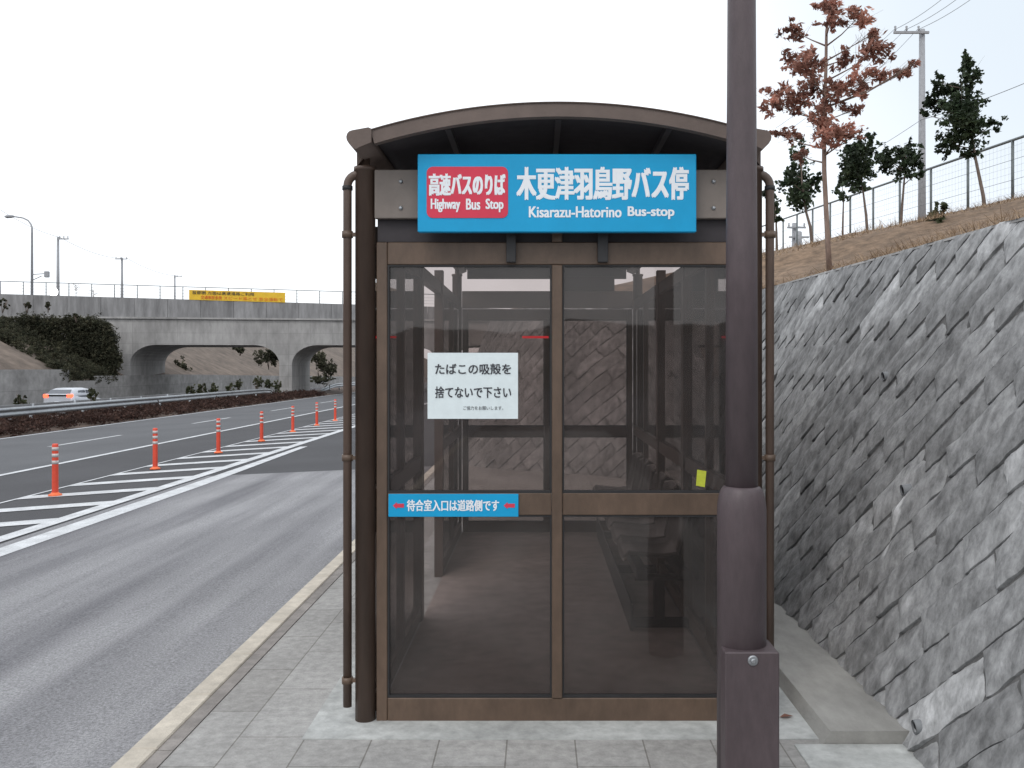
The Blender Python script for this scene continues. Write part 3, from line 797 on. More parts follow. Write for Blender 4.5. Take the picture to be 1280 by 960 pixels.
pc = [bv(154)[0], bv(357)[0]]; sp = pc[1]-pc[0]; pc += [pc[1]+sp]; pc = [pc[0]-sp]+pc
PW = .52; BW = 9.0
g = [(VL,zmid(VL)-.02)]
g.append((VL,-1))
g.append((pc[0]-PW,-1.))
# walk along underside, right to the end
pts = []
def arc(cx, cz, rx, rz, a0, a1, n=8):
    return [(cx+rx*math.cos(math.radians(a0+(a1-a0)*k/n)), cz+rz*math.sin(math.radians(a0+(a1-a0)*k/n))) for k in range(n+1)]
edges = []
for k in range(len(pc)):
    zb = zr((BO+BD*pc[k]).x)-.3
    if k > 0: edges += [(pc[k]-PW, zb)]
    edges += [(pc[k]+PW, zb)]
    nxt = pc[k+1]-PW if k+1 < len(pc) else VR-4
    edges += arc(pc[k]+PW+2.1, zund-1.6, 2.1, 1.6, 180, 90) + arc(nxt-2.1, zund-1.6, 2.1, 1.6, 90, 0)
    if k+1 == len(pc): edges += [(nxt, -1.)]
poly = [(VL, zmid(VL)), (VL,-1.5)] + edges[0:] + [(VR,-1.),(VR,zmid(VR))]
mb = MB(); mb.prism(poly, bp, 0, BW); mb.build('deck_and_piers', M['concrete'], ov)
for d0, d1, nm in ((-.12,.16,'parapet'),(BW-.16,BW+.12,'parapet')):
    n = int((VR-VL)/2.6); 
    mb = MB()
    for k in range(n):
        a = VL+(VR-VL)*k/n+.012; b = VL+(VR-VL)*(k+1)/n-.012
        mb.prism([(a,zmid(a)-.03),(b,zmid(b)-.03),(b,ztop(b)),(a,ztop(a))], bp, d0, d1)
    mb.build(nm, M['parapet'], ov)
    mb = MB(); mb.prism([(VL,zmid(VL)+.0),(VR,zmid(VR)+.0),(VR,zmid(VR)+.14),(VL,zmid(VL)+.14)], bp, d0-.05 if d0 < 0 else d0, d1+.05 if d0 > 0 else d1-.02)
    mb.build('ledge', M['concrete'], ov)
mb = MB(); mb.prism([(VL,zmid(VL)-.01),(VR,zmid(VR)-.01),(VR,zmid(VR)+.22),(VL,zmid(VL)+.22)], bp, .3, BW-.3); mb.build('roadway', M['asph'], ov)
# bridge fence
bf = thing('bridge_fence', bp(v0,ztop(v0),.02), 'light wire fence standing on top of the overpass parapet', 'fence')
bpx = [(29+28.5*k) for k in range(-2,17)]
FH = 1.05
vlist = [bv(x)[0] for x in bpx]
for v in vlist:
    mb = MB(); a = Vector(bp(v,ztop(v)-.2,.02)); b = Vector(bp(v,ztop(v)+FH,.02)); mb.tube([a,b], .035, 6); mb.build('post', M['fence'], bf)
mb = MB(); mb.tube([bp(v,ztop(v)+FH,.02) for v in (vlist[0],vlist[-1]+6)], .03, 6); mb.build('top_rail', M['fence'], bf)
mb = MB()
for h in (.25,.5,.75): mb.tube([bp(v,ztop(v)+h,.0) for v in (vlist[0],vlist[-1]+6)], .008, 4)
mb.build('wire_mesh', M['fence'], bf)
# banner
ba, bb = bv(237)[0], bv(357)[0]
bn = thing('banner', bp(ba,ztop(ba),-.2), 'long yellow banner with dark and red lettering tied to the overpass fence', 'banner')
mb = MB(); n = 24
for k in range(n):
    a = ba+(bb-ba)*k/n; b = ba+(bb-ba)*(k+1)/n
    f = lambda v: -.16+.02*math.sin(v*3.1)
    mb.add([bp(a,ztop(a)-.02,f(a)),bp(b,ztop(b)-.02,f(b)),bp(b,ztop(b)+.80,f(b)),bp(a,ztop(a)+.80,f(a)),bp(a,ztop(a)-.02,f(a)+.012),bp(b,ztop(b)-.02,f(b)+.012),bp(b,ztop(b)+.80,f(b)+.012),bp(a,ztop(a)+.80,f(a)+.012)],
           [(0,1,2,3),(7,6,5,4),(3,2,6,7),(0,4,5,1)])
mb.build('cloth', M['yellow'], bn)

# ------------------------------------------------------------------ text
def text(body, name, m, parent, mapf, w, h, bold=0., ext=.001, spacing=1.0):
    "mapf(u, v, d): u in 0..w, v in 0..h, d outwards"
    c = bpy.data.curves.new('lettering_curve', 'FONT'); c.body = body; c.space_character = spacing; c.resolution_u = 3
    o = bpy.data.objects.new('lettering_curve', c); C.objects.link(o); bpy.context.view_layer.update()
    me0 = bpy.data.meshes.new_from_object(o.evaluated_get(bpy.context.evaluated_depsgraph_get()))
    vs = [v.co.copy() for v in me0.vertices]; fs = [tuple(p.vertices) for p in me0.polygons]
    bpy.data.objects.remove(o); bpy.data.meshes.remove(me0)
    x0 = min(v.x for v in vs); x1 = max(v.x for v in vs); y0 = min(v.y for v in vs); y1 = max(v.y for v in vs)
    mb = MB(); bw = max(bold, 0)*h; bh = bw*.55
    for i, (du, dv) in enumerate([(0,0)] if bw == 0 else [(-bw,-bh),(-bw,bh),(bw,-bh),(bw,bh),(0,0),(-bw/2,0),(bw/2,0)]):
        mb.add([mapf(bw+du+(v.x-x0)/(x1-x0)*(w-2*bw), bh+dv+(v.y-y0)/(y1-y0)*(h-2*bh), ext+.00012*i) for v in vs], fs)
    return mb.build(name, m, parent)
def bmap(px0, row):
    a = bv(px0)[0]
    return lambda u, v, d: bp(a+u, ztop(a+u)+row+v, -.20-d*5)
text('首都圏 方面は高速道路ご利用', 'lettering', M['ink'], bn, bmap(241,.45), bv(318)[0]-bv(241)[0], .28, .01)
text('交通事故多発', 'lettering', M['banner_red'], bn, bmap(252,.07), bv(278)[0]-bv(252)[0], .30, .01)
text('スピード落とせ 安全運転で', 'lettering', M['banner_red'], bn, bmap(280,.07), bv(354)[0]-bv(280)[0], .28, 0.)

# behind the overpass: lamp, poles, light
p = at(40, 372, 84); top = at(40, 290, 84)
sl_ = thing('street_lamp', p, 'tall grey street lamp with curved arm above the overpass', 'street lamp')
mb = MB(); hook = [at(40+dx,y,84) for dx, y in ((0,284),(-1.5,280),(-5,275.5),(-11,272.5),(-20,271),(-25,270.5))]
mb.tube([p-Vector((0,0,1.5)), top]+hook, [.13,.10]+[.08,.075,.07,.065,.06,.06], 8); mb.build('pole', M['steel_pole'], sl_)
q = at(10.5,270.5,84); mb = MB(); mb.tube([q+Vector((.55,0,0)),q+Vector((.3,0,.0)),q+Vector((-.15,0,-.02)),q+Vector((-.35,0,-.02))],[.06,.15,.16,.05],8); mb.build('lamp_head', M['steel_pole'], sl_)
mb = MB(); mb.tube([at(41,343,83.9),at(56,342,83.8)], .04, 6); mb.tube([at(41,350,83.9),at(52,345,83.8)], .04, 6); br_ = mb.build('bracket', M['steel_pole'], sl_)
mb = MB(); c = at(59,343,83.7); mb.box(c.x-.2,c.x+.2,83.5,83.8,c.z-.28,c.z+.28,.04); mb.build('signal_box', M['steel_pole'], br_)
upole(72.5, 296, 372, 100, [(73,87,299,(76,81,86))], .15, 'utility pole right of the street lamp, behind the overpass fence')
upole(152.5, 322, 374, 130, [(145,160,324,(146,152,159))], .17, 'utility pole with centred crossarm, middle one behind the overpass fence')
upole(218.5, 344, 378, 165, [(218,228,346,(222,227))], .15, 'smallest and farthest utility pole, left of the yellow banner')
cable([at(0,262,84.5), at(76,297,100)], 'faint cable running left from the pole beside the street lamp', .02, .3)
cable([at(76,297,100), at(152,323,130)], 'faint cable between the street lamp pole and middle pole', .024, .5)
cable([at(159,323,130), at(222,345,165)], 'faint cable between the middle pole and farthest pole', .028, .5)
c = at(67, 365, 82); rl = thing('round_light', c-Vector((0,0,1.2)), 'bright white round light glowing just above the overpass parapet', 'lamp')
mb = MB(); mb.tube([c-Vector((0,0,1.2)),c-Vector((0,-.1,.0))], .04, 6); mb.build('stem', M['steel_pole'], rl)
mb = MB(); mb.tube([c+Vector((0,a,0)) for a in (.06,.0,-.06,-.1)], [.36,.38,.33,.1], 20); mb.build('lens', M['headlamp'], rl)
for (px, py, h, nm) in ((95,372,20,'left'),(117,374,13,'right')):
    b0 = at(px, py, 95); tr = thing('bare_tree', b0, 'small leafless tree behind the overpass fence, %s of two' % nm, 'tree', 'bare trees behind the overpass')
    mb = MB(); mb.tube([b0-Vector((0,0,1.5)), at(px,py-h*.9,95)], [.05,.015], 5)
    for k in range(12):
        s = random.uniform(.2,.8); a = at(px,py-h*s,95); mb.tube([a, at(px+random.uniform(-8,8), py-h*min(1,s+random.uniform(.15,.35)),95)], [.02,.006], 4)
    mb.build('trunk', M['bark'], tr)

# ------------------------------------------------------------------ car
def car():
    Yc = 53.; Xr = (72-VX)/F*Yc
    t = thing('car', (Xr,Yc,zr(Xr)), 'silver hatchback car with brake lights on, driving away on the far lanes', 'car')
    Wd = .86
    O = Vector((Xr,Yc,zr(Xr)))
    def loft(secs, name, m, par):
        mb = MB(); n = len(secs[0][1]); vs = []
        for y, pr in secs: vs += [O+Vector((x,y,z)) for x, z in pr]
        fs = [(j*n+i, j*n+(i+1)%n, (j+1)*n+(i+1)%n, (j+1)*n+i) for j in range(len(secs)-1) for i in range(n)]
        mb.add(vs, fs, True); mb.add(vs[:n], [tuple(range(n))]); mb.add(vs[-n:], [tuple(range(n))])
        return mb.build(name, m, par)
    def sec(w, zb, zs, zh, wt):  # lower body section
        return [(-w*.92,zb),(w*.92,zb),(w,zb+.12),(w,zs),(w*.97,zh-.05),(wt,zh),(-wt,zh),(-w*.97,zh-.05),(-w,zs),(-w,zb+.12)]
    body = loft([(0,sec(.76,.42,.78,1.16,.66)),(.06,sec(.84,.28,.80,1.20,.72)),(.35,sec(.88,.22,.78,1.10,.76)),(1.2,sec(.88,.2,.74,1.0,.78)),(2.9,sec(.88,.2,.70,.93,.76)),(3.9,sec(.85,.22,.62,.80,.66)),(4.35,sec(.74,.3,.52,.66,.5))], 'body', M['carpaint'], t)
    def top(w, z0, z1, wt): return [(-w,z0),(w,z0),(w*.97,z0+(z1-z0)*.4),(wt,z1-.05),(wt*.85,z1),(-wt*.85,z1),(-wt,z1-.05),(-w*.97,z0+(z1-z0)*.4)]
    loft([(.08,top(.74,.9,1.2,.70)),(.44,top(.80,.9,1.44,.64)),(.85,top(.82,.9,1.51,.63)),(1.7,top(.82,.9,1.53,.64)),(2.4,top(.81,.9,1.47,.63)),(3.2,top(.76,.88,1.0,.68))], 'roof', M['carpaint'], t)
    mb = MB(); q = lambda x,y,z: O+Vector((x,y,z))
    mb.add([q(-.68,.06,1.2),q(.68,.06,1.2),q(.60,.42,1.44),q(-.60,.42,1.44)], [(0,1,2,3)]); mb.build('rear_window', M['carglass'], t)
    for s in (-1,1):
        mb = MB(); mb.add([q(s*.825,.75,1.0),q(s*.83,1.75,1.0),q(s*.705,1.7,1.40),q(s*.70,.95,1.38)], [(0,1,2,3)]); mb.build('side_window', M['carglass'], t)
        mb = MB(); mb.add([q(s*.83,1.82,1.0),q(s*.79,2.85,1.0),q(s*.70,2.35,1.36),q(s*.705,1.78,1.40)], [(0,1,2,3)]); mb.build('side_window', M['carglass'], t)
        mb = MB(); mb.box(*sorted((O.x+s*.52,O.x+s*.83)), O.y-.03, O.y+.2, O.z+.98, O.z+1.18, .03); mb.build('tail_light', M['tail'], t)
        mb = MB(); mb.box(*sorted((O.x+s*.86,O.x+s*1.0)), O.y+2.6, O.y+2.7, O.z+.95, O.z+1.08, .02); mb.build('mirror', M['carpaint'], t)
        for y in (.75,3.45):
            mb = MB(); mb.tube([q(s*.70,y,.31),q(s*.89,y,.31)], .31, 18); wh = mb.build('wheel', M['cardark'], t)
            mb = MB(); mb.tube([q(s*.88,y,.31),q(s*.895,y,.31)], .19, 14); mb.build('rim', M['steel'], wh)
    mb = MB(); mb.box(O.x-.55,O.x+.55,O.y-.025,O.y+.1,O.z+1.06,O.z+1.16,.01); mb.build('trunk_strip', M['cardark'], t)
    mb = MB(); mb.box(O.x-.78,O.x+.78,O.y-.06,O.y+.2,O.z+.34,O.z+.56,.04); mb.build('bumper', M['carpaint'], t)
    mb = MB(); mb.box(O.x-.17,O.x+.17,O.y-.03,O.y+.1,O.z+.63,O.z+.76,.005); mb.build('number_plate', M['white'], t)
car()

# ------------------------------------------------------------------ bus shelter
YF = 3.88; SC = F/YF; CX = 698.5
def fx(px): return (px-VX)/SC
def fz(py): return EYE+(VY-py)/SC
cx = fx(CX); YB = 8.38
sh = thing('bus_shelter', (cx,YF,0), 'brown glazed bus shelter with a low arched roof on the sidewalk', 'bus shelter')
def mir(px): return 2*CX-px
# posts with collar and stub
for py_ in (YF+.04, YB):
    for px in (454.5, mir(454.5)):
        x = fx(px); mb = MB()
        mb.lathe(x, py_, [(0,.043),(fz(212),.043),(fz(211.9),.049),(fz(207),.049),(fz(206.9),.02),(fz(180),.02)], 20); mb.build('post', M['brown'], sh)
# roof
YR0, YR1 = 3.72, 8.7
sr = F/YR0
rx_ = lambda px: (px-VX)/sr
rzz = lambda py: EYE+(VY-py)/sr
xa, xb = rx_(463), rx_(mir(463)); xm = (xa+xb)/2; hw = (xb-xa)/2; zap, zea = rzz(128.5), rzz(163)
R_ = (hw*hw+(zap-zea)**2)/(2*(zap-zea))
def arcpts(off, n=28, sx=1.0):
    a = math.asin(hw/R_); return [(xm+(R_+off)*math.sin(-a+2*a*k/n), zap-R_+(R_+off)*math.cos(-a+2*a*k/n)) for k in range(n+1)]
o_, i_ = arcpts(0), arcpts(-.055)
mb = MB(); mb.prism(o_+i_[::-1], lambda a,b,d:(a,d,b), YR0, YR0+.04); rf = mb.build('roof', M['roof'], sh)
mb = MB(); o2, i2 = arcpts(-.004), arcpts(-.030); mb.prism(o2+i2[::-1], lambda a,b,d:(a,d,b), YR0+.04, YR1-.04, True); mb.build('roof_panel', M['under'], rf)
mb = MB(); mb.prism(o_+i_[::-1], lambda a,b,d:(a,d,b), YR1-.04, YR1); mb.build('fascia_arch', M['roof'], rf)
mb = MB(); o3 = arcpts(.004); o4 = arcpts(.0); mb.prism(o3+o4[::-1], lambda a,b,d:(a,d,b), YR0-.006, YR1, True); mb.build('roof_edge', M['brown'], rf)
for k in range(1, 5):
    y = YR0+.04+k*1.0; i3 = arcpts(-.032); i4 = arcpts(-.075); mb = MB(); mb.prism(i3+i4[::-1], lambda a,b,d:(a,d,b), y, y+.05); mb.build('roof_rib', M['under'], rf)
for f_ in (.2,.5,.8):
    a = math.asin(hw/R_)*(2*f_-1); x = xm+(R_-.045)*math.sin(a); z = zap-R_+(R_-.045)*math.cos(a)
    mb = MB(); mb.box(x-.012,x+.012,YR0+.045,YR1-.05,z-.012,z+.014); mb.build('roof_purlin', M['under'], rf)
gp = [(433.5,172),(434.5,168),(437,165),(441,163.6),(461,160),(464.5,161.5),(464.5,178.5),(449,185),(446,187),(443,186.5),(437,180.5),(434.2,176)]
for s in (0,1):
    pl = [(rx_(x if s == 0 else mir(x)), rzz(y)) for x, y in gp]
    mb = MB(); mb.prism(pl, lambda a,b,d:(a,d,b), YR0-.012, YR1+.01, True); mb.build('gutter', M['roof'], sh)
    pl2 = [(fx(x if s == 0 else mir(x)), fz(y)) for x, y in ((446,184),(461,184),(461,192),(452,200),(446,208))]
    mb = MB(); mb.prism(pl2, lambda a,b,d:(a,d,b), YF-.0, YF+.09); mb.build('bracket', M['brown'], sh)
# drainpipes
for s in (0,1):
    m_ = (lambda x: x) if s == 0 else mir
    x = fx(m_(432.5)); xp = fx(m_(446)); sg = -1 if s == 0 else 1
    t0 = fz(216); rr = .05
    pts = [(xp,YF+.03,t0)] + [(x-sg*rr*(1-math.sin(a)) , YF+.03, t0-rr*(1-math.cos(a))) for a in [math.pi/2*k/6 for k in range(7)]] + [(x,YF+.03,fz(886))]
    pts = [(xp,YF+.03,t0)] + [(x-sg*rr*(1-math.sin(math.pi/2*k/6)), YF+.03, t0-rr*(1-math.cos(math.pi/2*k/6))) for k in range(7)] + [(x,YF+.03,.062)]
    mb = MB(); mb.tube(pts, .0185, 14); dp = mb.build('drainpipe', M['brown'], sh)
    mb = MB(); mb.tube([(x,YF+.03,t0-rr+.0),(x,YF+.03,fz(236))], .022, 14); mb.build('elbow_collar', M['black'], dp)
    for py in (292,573,853):
        mb = MB(); z = fz(py); mb.tube([(x,YF+.03,z-.014),(x,YF+.03,z+.014)], .0235, 14); mb.box(*sorted((x,xp)), YF+.022, YF+.038, z-.008, z+.008); mb.build('pipe_clip', M['brown2'], dp)
# glazed end frames
def end_frame(y0, y1, front):
    def bx(px0, px1, py0, py1, name, m, d=0., par=sh, bev=.003):
        mb = MB(); mb.box(fx(px0), fx(px1), y0-d, y1+d, fz(py1), fz(py0), bev); return mb.build(name, m, par)
    fm = MB(); fb = lambda a,b,c_,d_,e_=0: fm.box(fx(a),fx(b),y0-e_,y1,fz(d_),fz(c_),.003)
    fb(469.5,483,302,905.3); fb(mir(483),mir(469.5),302,905.3)
    fb(483.4,mir(483.4),302,330); fb(483.4,689.6,617.5,645); fb(703.4,mir(483.4),617.5,645); fb(483.4,mir(483.4),875,905.3)
    fb(690,703,330.4,874.6,.006)
    if front: fb(690,703,288,301.6,.006)
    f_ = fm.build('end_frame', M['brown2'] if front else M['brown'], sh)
    for a, b in ((483.2,689.8),(703.2,mir(483.2))):
        for c_, d_ in ((330.2,617.3),(645.2,874.8)):
            mb = MB(); mb.box(fx(a),fx(b),y0+.02,y0+.026,fz(d_),fz(c_)); mb.build('glass_pane', M['glass'] if front else M['glass_clear'], f_)
            # dark gasket
            gk = MB(); e_ = 2.2/SC
            x0,x1,z0,z1 = fx(a),fx(b),fz(d_),fz(c_)
            gk.box(x0,x0+e_,y0+.006,y0+.03,z0,z1); gk.box(x1-e_,x1,y0+.006,y0+.03,z0,z1); gk.box(x0+e_,x1-e_,y0+.006,y0+.03,z0,z0+e_*1.3); gk.box(x0+e_,x1-e_,y0+.006,y0+.03,z1-e_,z1)
            gk.build('gasket', M['black'], f_)
    return f_
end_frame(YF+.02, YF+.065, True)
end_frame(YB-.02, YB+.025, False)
# fascia boards behind the sign, screws
for a, b in ((468,525),(868,mir(468))):
    mb = MB(); mb.box(fx(a),fx(b),YF+.0,YF+.03,fz(273),fz(212),.003); fp = mb.build('fascia_board', M['fascia'], sh)
    c_ = 501 if a < 600 else 892
    for py in (227,260):
        mb = MB(); mb.tube([(fx(c_),YF+.002,fz(py)),(fx(c_),YF-.006,fz(py)),(fx(c_),YF-.009,fz(py))],[.0095,.008,.003],10); mb.build('screw', M['steel'], fp)
mb = MB(); mb.box(fx(525.5),fx(867.5),YF+.005,YF+.03,fz(271),fz(214)); mb.build('fascia_board', M['fascia'], sh)
for a, b in ((633,645),(747,760)):
    mb = MB(); mb.box(fx(a),fx(b),YF-.012,YF+.012,fz(328),fz(285),.002); mb.build('sign_strap', M['black'], sh)
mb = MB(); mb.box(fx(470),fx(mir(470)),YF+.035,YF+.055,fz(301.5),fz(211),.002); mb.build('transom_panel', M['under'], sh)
# rear fascia and gable
mb = MB(); mb.box(fx(468),fx(mir(468)),YB-.01,YB+.02,2.046,2.20,.003); mb.build('fascia_board', M['fascia'], sh)
mb = MB(); mb.box(.125,.70,YB-.008,YB+.018,2.2005,2.334,.002); mb.build('fascia_board', M['under'], sh)
gpz = 2.335
ap = [(x,z) for x, z in arcpts(-.06, 16) if z > gpz+.01]
mb = MB(); mb.prism([(ap[0][0],gpz)]+ap+[(ap[-1][0],gpz)], lambda a,b,d:(a,d,b), YR1-.09, YR1-.06); mb.build('gable_panel', M['under'], sh)
# side frames
xl, xr_ = fx(462), fx(mir(462))
for x, side in ((xl,-1),(xr_,1)):
    sf = MB(); a, b = x-.022, x+.022
    sf.box(a,b,YF+.09,YB-.05,2.03,2.11); sf.box(a,b,YF+.09,5.42,.90,.98); sf.box(a,b,6.66,YB-.05,.90,.98)
    sf.box(a,b,YF+.09,5.42,.02,.10); sf.box(a,b,6.66,YB-.05,.02,.10)
    if side > 0: sf.box(a,b,5.50,6.58,.90,.98); sf.box(a,b,5.50,6.58,.02,.10)
    for y in (5.42,6.58): sf.box(a-.008,b+.008,y,y+.08,.0,2.2)
    for y in (4.72,7.5): sf.box(a,b,y,y+.04,.10,.90); sf.box(a,b,y,y+.04,.98,2.03)
    so_ = sf.build('side_frame', M['brown'], sh)
    spans = [(YF+.09,4.72),(4.76,5.42),(6.66,7.5),(7.54,YB-.05)] + ([(5.5,6.58)] if side > 0 else [])
    for y0, y1 in spans:
        for z0, z1 in ((.10,.90),(.98,2.03)):
            mb = MB(); mb.box(x-.003,x+.003,y0+.002,y1-.002,z0+.002,z1-.002); mb.build('glass_pane', M['glass_clear'], so_)
mb = MB(); mb.box(fx(470),fx(mir(470)),YF+.07,YB-.03,.0046,.012); mb.build('floor', M['floor'], sh)

# seats: a row of bucket seats along the bank side
sr_ = thing('seat_row', (.75,5.3,.012), 'row of dark moulded seats along the right side inside the shelter', 'bench')
mb = MB(); mb.box(.56,.62,5.2,8.2,.30,.36,.004); mb.box(.80,.86,5.2,8.2,.30,.36,.004)
for y in (5.3,6.7,8.1): mb.box(.54,.88,y-.03,y+.03,.012,.06,.003); mb.box(.67,.73,y-.03,y+.03,.06,.30,.003); mb.box(.56,.86,y-.025,y+.025,.28,.31)
mb.box(.525,.539,5.2,8.2,.012,.17,.002); mb.build('beam', M['cardark'], sr_)  # thin dark skirting added in place of the shadow under the seats
for k in range(6):
    y0 = 5.22+k*.5; vs = []; prof = [(.50,.385),(.52,.415),(.60,.405),(.72,.395),(.80,.41),(.84,.47),(.865,.58),(.885,.70),(.89,.76)]
    n = 9
    for (x, z) in prof:
        for j in range(n):
            u = j/(n-1)*2-1; lift = .035*u*u*u*u if x < .82 else 0; xo = -.04*u**4 if x > .82 else 0
            wv = .225*(1-.25*max(0,(z-.6)/.16)**2)
            vs.append((x+xo, y0+.24+u*wv, z+lift-(.02*u*u if z > .7 else 0)))
    mb = MB(); m = len(prof); mb.add(vs, [(i*n+j,(i+1)*n+j,(i+1)*n+j+1,i*n+j+1) for i in range(m-1) for j in range(n-1)], True)
    st = mb.build('seat', M['seat'], sr_); md = st.modifiers.new('Solidify','SOLIDIFY'); md.thickness = .014; md.offset = -1
    mb = MB(); mb.tube([vs[j] for j in range(n)], .009, 6); mb.tube([vs[(m-1)*n+j] for j in range(n)], .009, 6); mb.build('seat_rim', M['rim'], st)
# glowing red strip added to imitate a reflection in the glass
mb = MB(); mb.box(-.14,.10,YB-.05,YB-.024,1.77,1.79,.004); tag(mb.build('reflection_strip', M['red_reflection']), 'small glowing red strip added as a reflection in the shelter glass', 'reflection')

# main sign
YS = 3.80; SS = F/YS
sx = lambda px: (px-VX)/SS
sz = lambda py: EYE+(VY-py)/SS
sg = thing('bus_stop_sign', (sx(696),YS,sz(241)), 'blue bus stop name board with a red plate above the shelter glass', 'sign')
mb = MB(); mb.box(sx(522),sx(870.5),YS,YS+.035,sz(290),sz(192.5),.003); mb.build('board', M['blue'], sg)
def rrect(x0, x1, z0, z1, r, n=6):
    P_ = []
    for cx_, cz_, a0 in ((x1-r,z1-r,0),(x0+r,z1-r,90),(x0+r,z0+r,180),(x1-r,z0+r,270)):
        for k in range(n+1):
            a = math.radians(a0+90*k/n); P_.append((cx_+r*math.cos(a), cz_+r*math.sin(a)))
    return P_
mb = MB(); mb.prism(rrect(sx(533.5),sx(635),sz(272.5),sz(208.5),.025), lambda a,b,d:(a,d,b), YS-.0025, YS+.001); rp_ = mb.build('red_plate', M['red'], sg)
def smap(px0, py1, y): return lambda u, v, d: (sx(px0)+u, y-d, sz(py1)+v)
def stext(body, par, x0, x1, y0, y1, bold, base): text(body, 'lettering', M['white'], par, smap(x0,y1,base), (x1-x0)/SS, (y1-y0)/SS, bold, .0012)
stext('木更津羽鳥野バス停', sg, 645.5, 861, 208.5, 250, .034, YS)
stext('Kisarazu-Hatorino', sg, 661, 777, 258, 272, .035, YS)
stext('Bus-stop', sg, 784.5, 843, 258, 274, .035, YS)
stext('高速バスのりば', rp_, 536, 632, 217, 245, .036, YS-.0025)
stext('Highway', rp_, 538.5, 575.5, 248.5, 265.5, .03, YS-.0025)
stext('Bus', rp_, 582.5, 600.5, 248.5, 262.5, .035, YS-.0025)
stext('Stop', rp_, 607, 629.5, 248.5, 265.5, .03, YS-.0025)
# notice
YN = YF+.0385
sn = F/YN; nx_ = lambda px: (px-VX)/sn; nz_ = lambda py: EYE+(VY-py)/sn
nt_ = thing('paper_notice', (nx_(591),YN,nz_(482)), 'white paper notice with black Japanese writing stuck on the shelter glass', 'notice')
mb = MB(); n = 10
vs = []
for j in range(n+1):
    for i in range(n+1):
        u = i/n; v = j/n; vs.append((nx_(534.5+113*u), YN-.001-.0015*abs(mnoise.noise((u*3,v*3,0))), nz_(523.5-82.5*v)))
mb.add(vs, [(j*(n+1)+i,j*(n+1)+i+1,(j+1)*(n+1)+i+1,(j+1)*(n+1)+i) for j in range(n) for i in range(n)], True); mb.build('sheet', M['paper'], nt_)
nmap = lambda px0, py1: (lambda u, v, d: (nx_(px0)+u, YN-.0025-d, nz_(py1)+v))
text('たばこの吸殻を','lettering',M['ink'],nt_,nmap(544,468),(639-544)/sn,13.5/sn,.018)
text('捨てないで下さい','lettering',M['ink'],nt_,nmap(544,497.5),(639-544)/sn,14.5/sn,.018)
text('ご協力をお願いします。','lettering',M['ink'],nt_,nmap(579,512.5),(629-579)/sn,5/sn,0)
# direction strip
YD = YF+.012; sd = F/YD; dx_ = lambda px: (px-VX)/sd; dz_ = lambda py: EYE+(VY-py)/sd
ds_ = thing('direction_sign', (dx_(566),YD,dz_(631)), 'narrow blue strip sign with two red arrows on the shelter middle rail', 'sign')
mb = MB(); mb.box(dx_(485.5),dx_(648),YD,YD+.006,dz_(646),dz_(617.5),.001); mb.build('strip', M['blue'], ds_)
text('待合室入口は道路側です','lettering',M['white'],ds_,lambda u,v,d:(dx_(508.5)+u,YD-.0002-d,dz_(639)+v),(624-508.5)/sd,14.5/sd,.028)
for xa_ in (491, 629.5):
    pl = [(0,0),(5,-4.2),(5,-2.4),(14,-2.4),(14,2.4),(5,2.4),(5,4.2)]
    mb = MB(); mb.prism([(dx_(xa_+a), dz_(632+b)) for a, b in pl], lambda a,b,d:(a,d,b), YD-.0012, YD+.0005); mb.build('arrow', M['red'], ds_)
# yellow tag on the glass
mb = MB(); mb.prism([(nx_(870),nz_(607)),(nx_(881),nz_(609)),(nx_(883),nz_(589)),(nx_(871.5),nz_(587))], lambda a,b,d:(a,d,b), YN+.0002, YN+.0012); tag(mb.build('sticker', M['ytag']), 'small yellow sticker on the glass next to the lamp post', 'sticker')

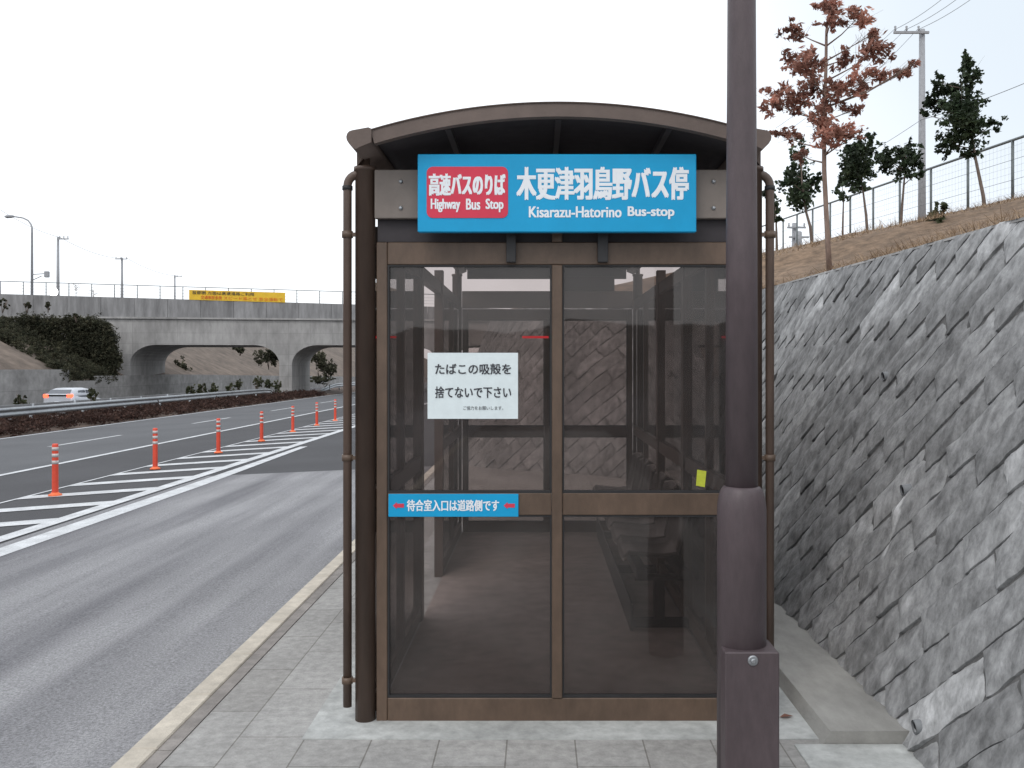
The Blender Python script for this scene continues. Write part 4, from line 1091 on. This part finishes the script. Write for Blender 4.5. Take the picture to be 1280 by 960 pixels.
# ------------------------------------------------------------------ lamp post in front
YL = 3.0; SLP = F/YL; lx = lambda px: (px-VX)/SLP; lz = lambda py: EYE+(VY-py)/SLP
X0 = lx(927)
lp = thing('lamp_post', (X0,YL,0), 'dark purple-brown lamp post with thick sleeve and box, in front of the shelter', 'lamp post')
mb = MB(); mb.lathe(X0,YL,[(lz(640),.0525),(lz(300),.0500),(lz(0),.0455),(5.4,.040)],32); mb.build('shaft', M['pole'], lp)
prof = [(0,.079),(lz(640),.079)]
for k in range(1,8): a = math.pi/2*k/7; prof.append((lz(640)+.085*math.sin(a), .053+.026*math.cos(a)))
mb = MB(); mb.lathe(X0,YL,prof,32); mb.build('sleeve', M['pole'], lp)
YBx = 2.90; sb = F/YBx; bx_ = lambda px:(px-VX)/sb; bz_ = lambda py: EYE+(VY-py)/sb
mb = MB(); mb.box(bx_(906.5),bx_(974.5),YBx,YBx+.14,0,bz_(815.5),.004); bo = mb.build('box_cover', M['pole'], lp)
mb = MB(); q = (bx_(941),YBx,bz_(825.5)); mb.tube([(q[0],YBx+.002,q[2]),(q[0],YBx-.004,q[2]),(q[0],YBx-.006,q[2])],[.0165,.0165,.013],18)
mb.tube([(q[0],YBx-.005,q[2]),(q[0],YBx-.012,q[2]),(q[0],YBx-.014,q[2])],[.0095,.009,.006],6); mb.build('bolt', M['steel'], bo)
# luminaire far above the frame
mb = MB(); mb.tube([(X0,YL,5.3),(X0,YL,5.5),(X0-.25,YL,5.75),(X0-.7,YL,5.85)],[.042,.04,.036,.034],12); arm = mb.build('arm', M['pole'], lp)
mb = MB(); mb.box(X0-1.25,X0-.68,YL-.12,YL+.12,5.80,5.90,.03); mb.build('lamp_head', M['pole'], arm)
# fallen leaf by the post
mb = MB(); c = at(981, 896, 3.95); mb.add([(c.x-.03,3.93,.008),(c.x,3.915,.018),(c.x+.035,3.94,.010),(c.x,3.955,.015)], [(0,1,2,3)])
lf = mb.build('fallen_leaf', M['leaf_r']); ca = lf.data.color_attributes.new('tone','FLOAT_COLOR','POINT'); ca.data.foreach_set('color',[1.]*16)
tag(lf, 'curled russet leaf lying on the pavement behind the lamp post', 'leaf')

# wooded ridge behind the camera (what the shelter glass mirrors)
mb = MB(); vs = []; nn = 120
for k in range(nn+1):
    x = -260+520*k/nn; h = 7+6*mnoise.noise((x*.02,3,0))+3*mnoise.noise((x*.09,5,0))+1.2*mnoise.noise((x*.4,6,0)) + max(0,(-x-20))*.06
    vs += [(x,-96,-3.3),(x,-110,h*.7-1),(x,-122,h),(x,-150,-3.3)]
mb.add(vs, [(k*4+i,(k+1)*4+i,(k+1)*4+i+1,k*4+i+1) for k in range(nn) for i in range(3)], True)
M['ridge'] = mat('wooded_ridge', (.030,.036,.028), .95, .5, .6); struct(mb, 'hills', M['ridge'])
for o in S.objects:
    if 'out_base' in o: del o['out_base']
S.render.resolution_x = 1024; S.render.resolution_y = 768
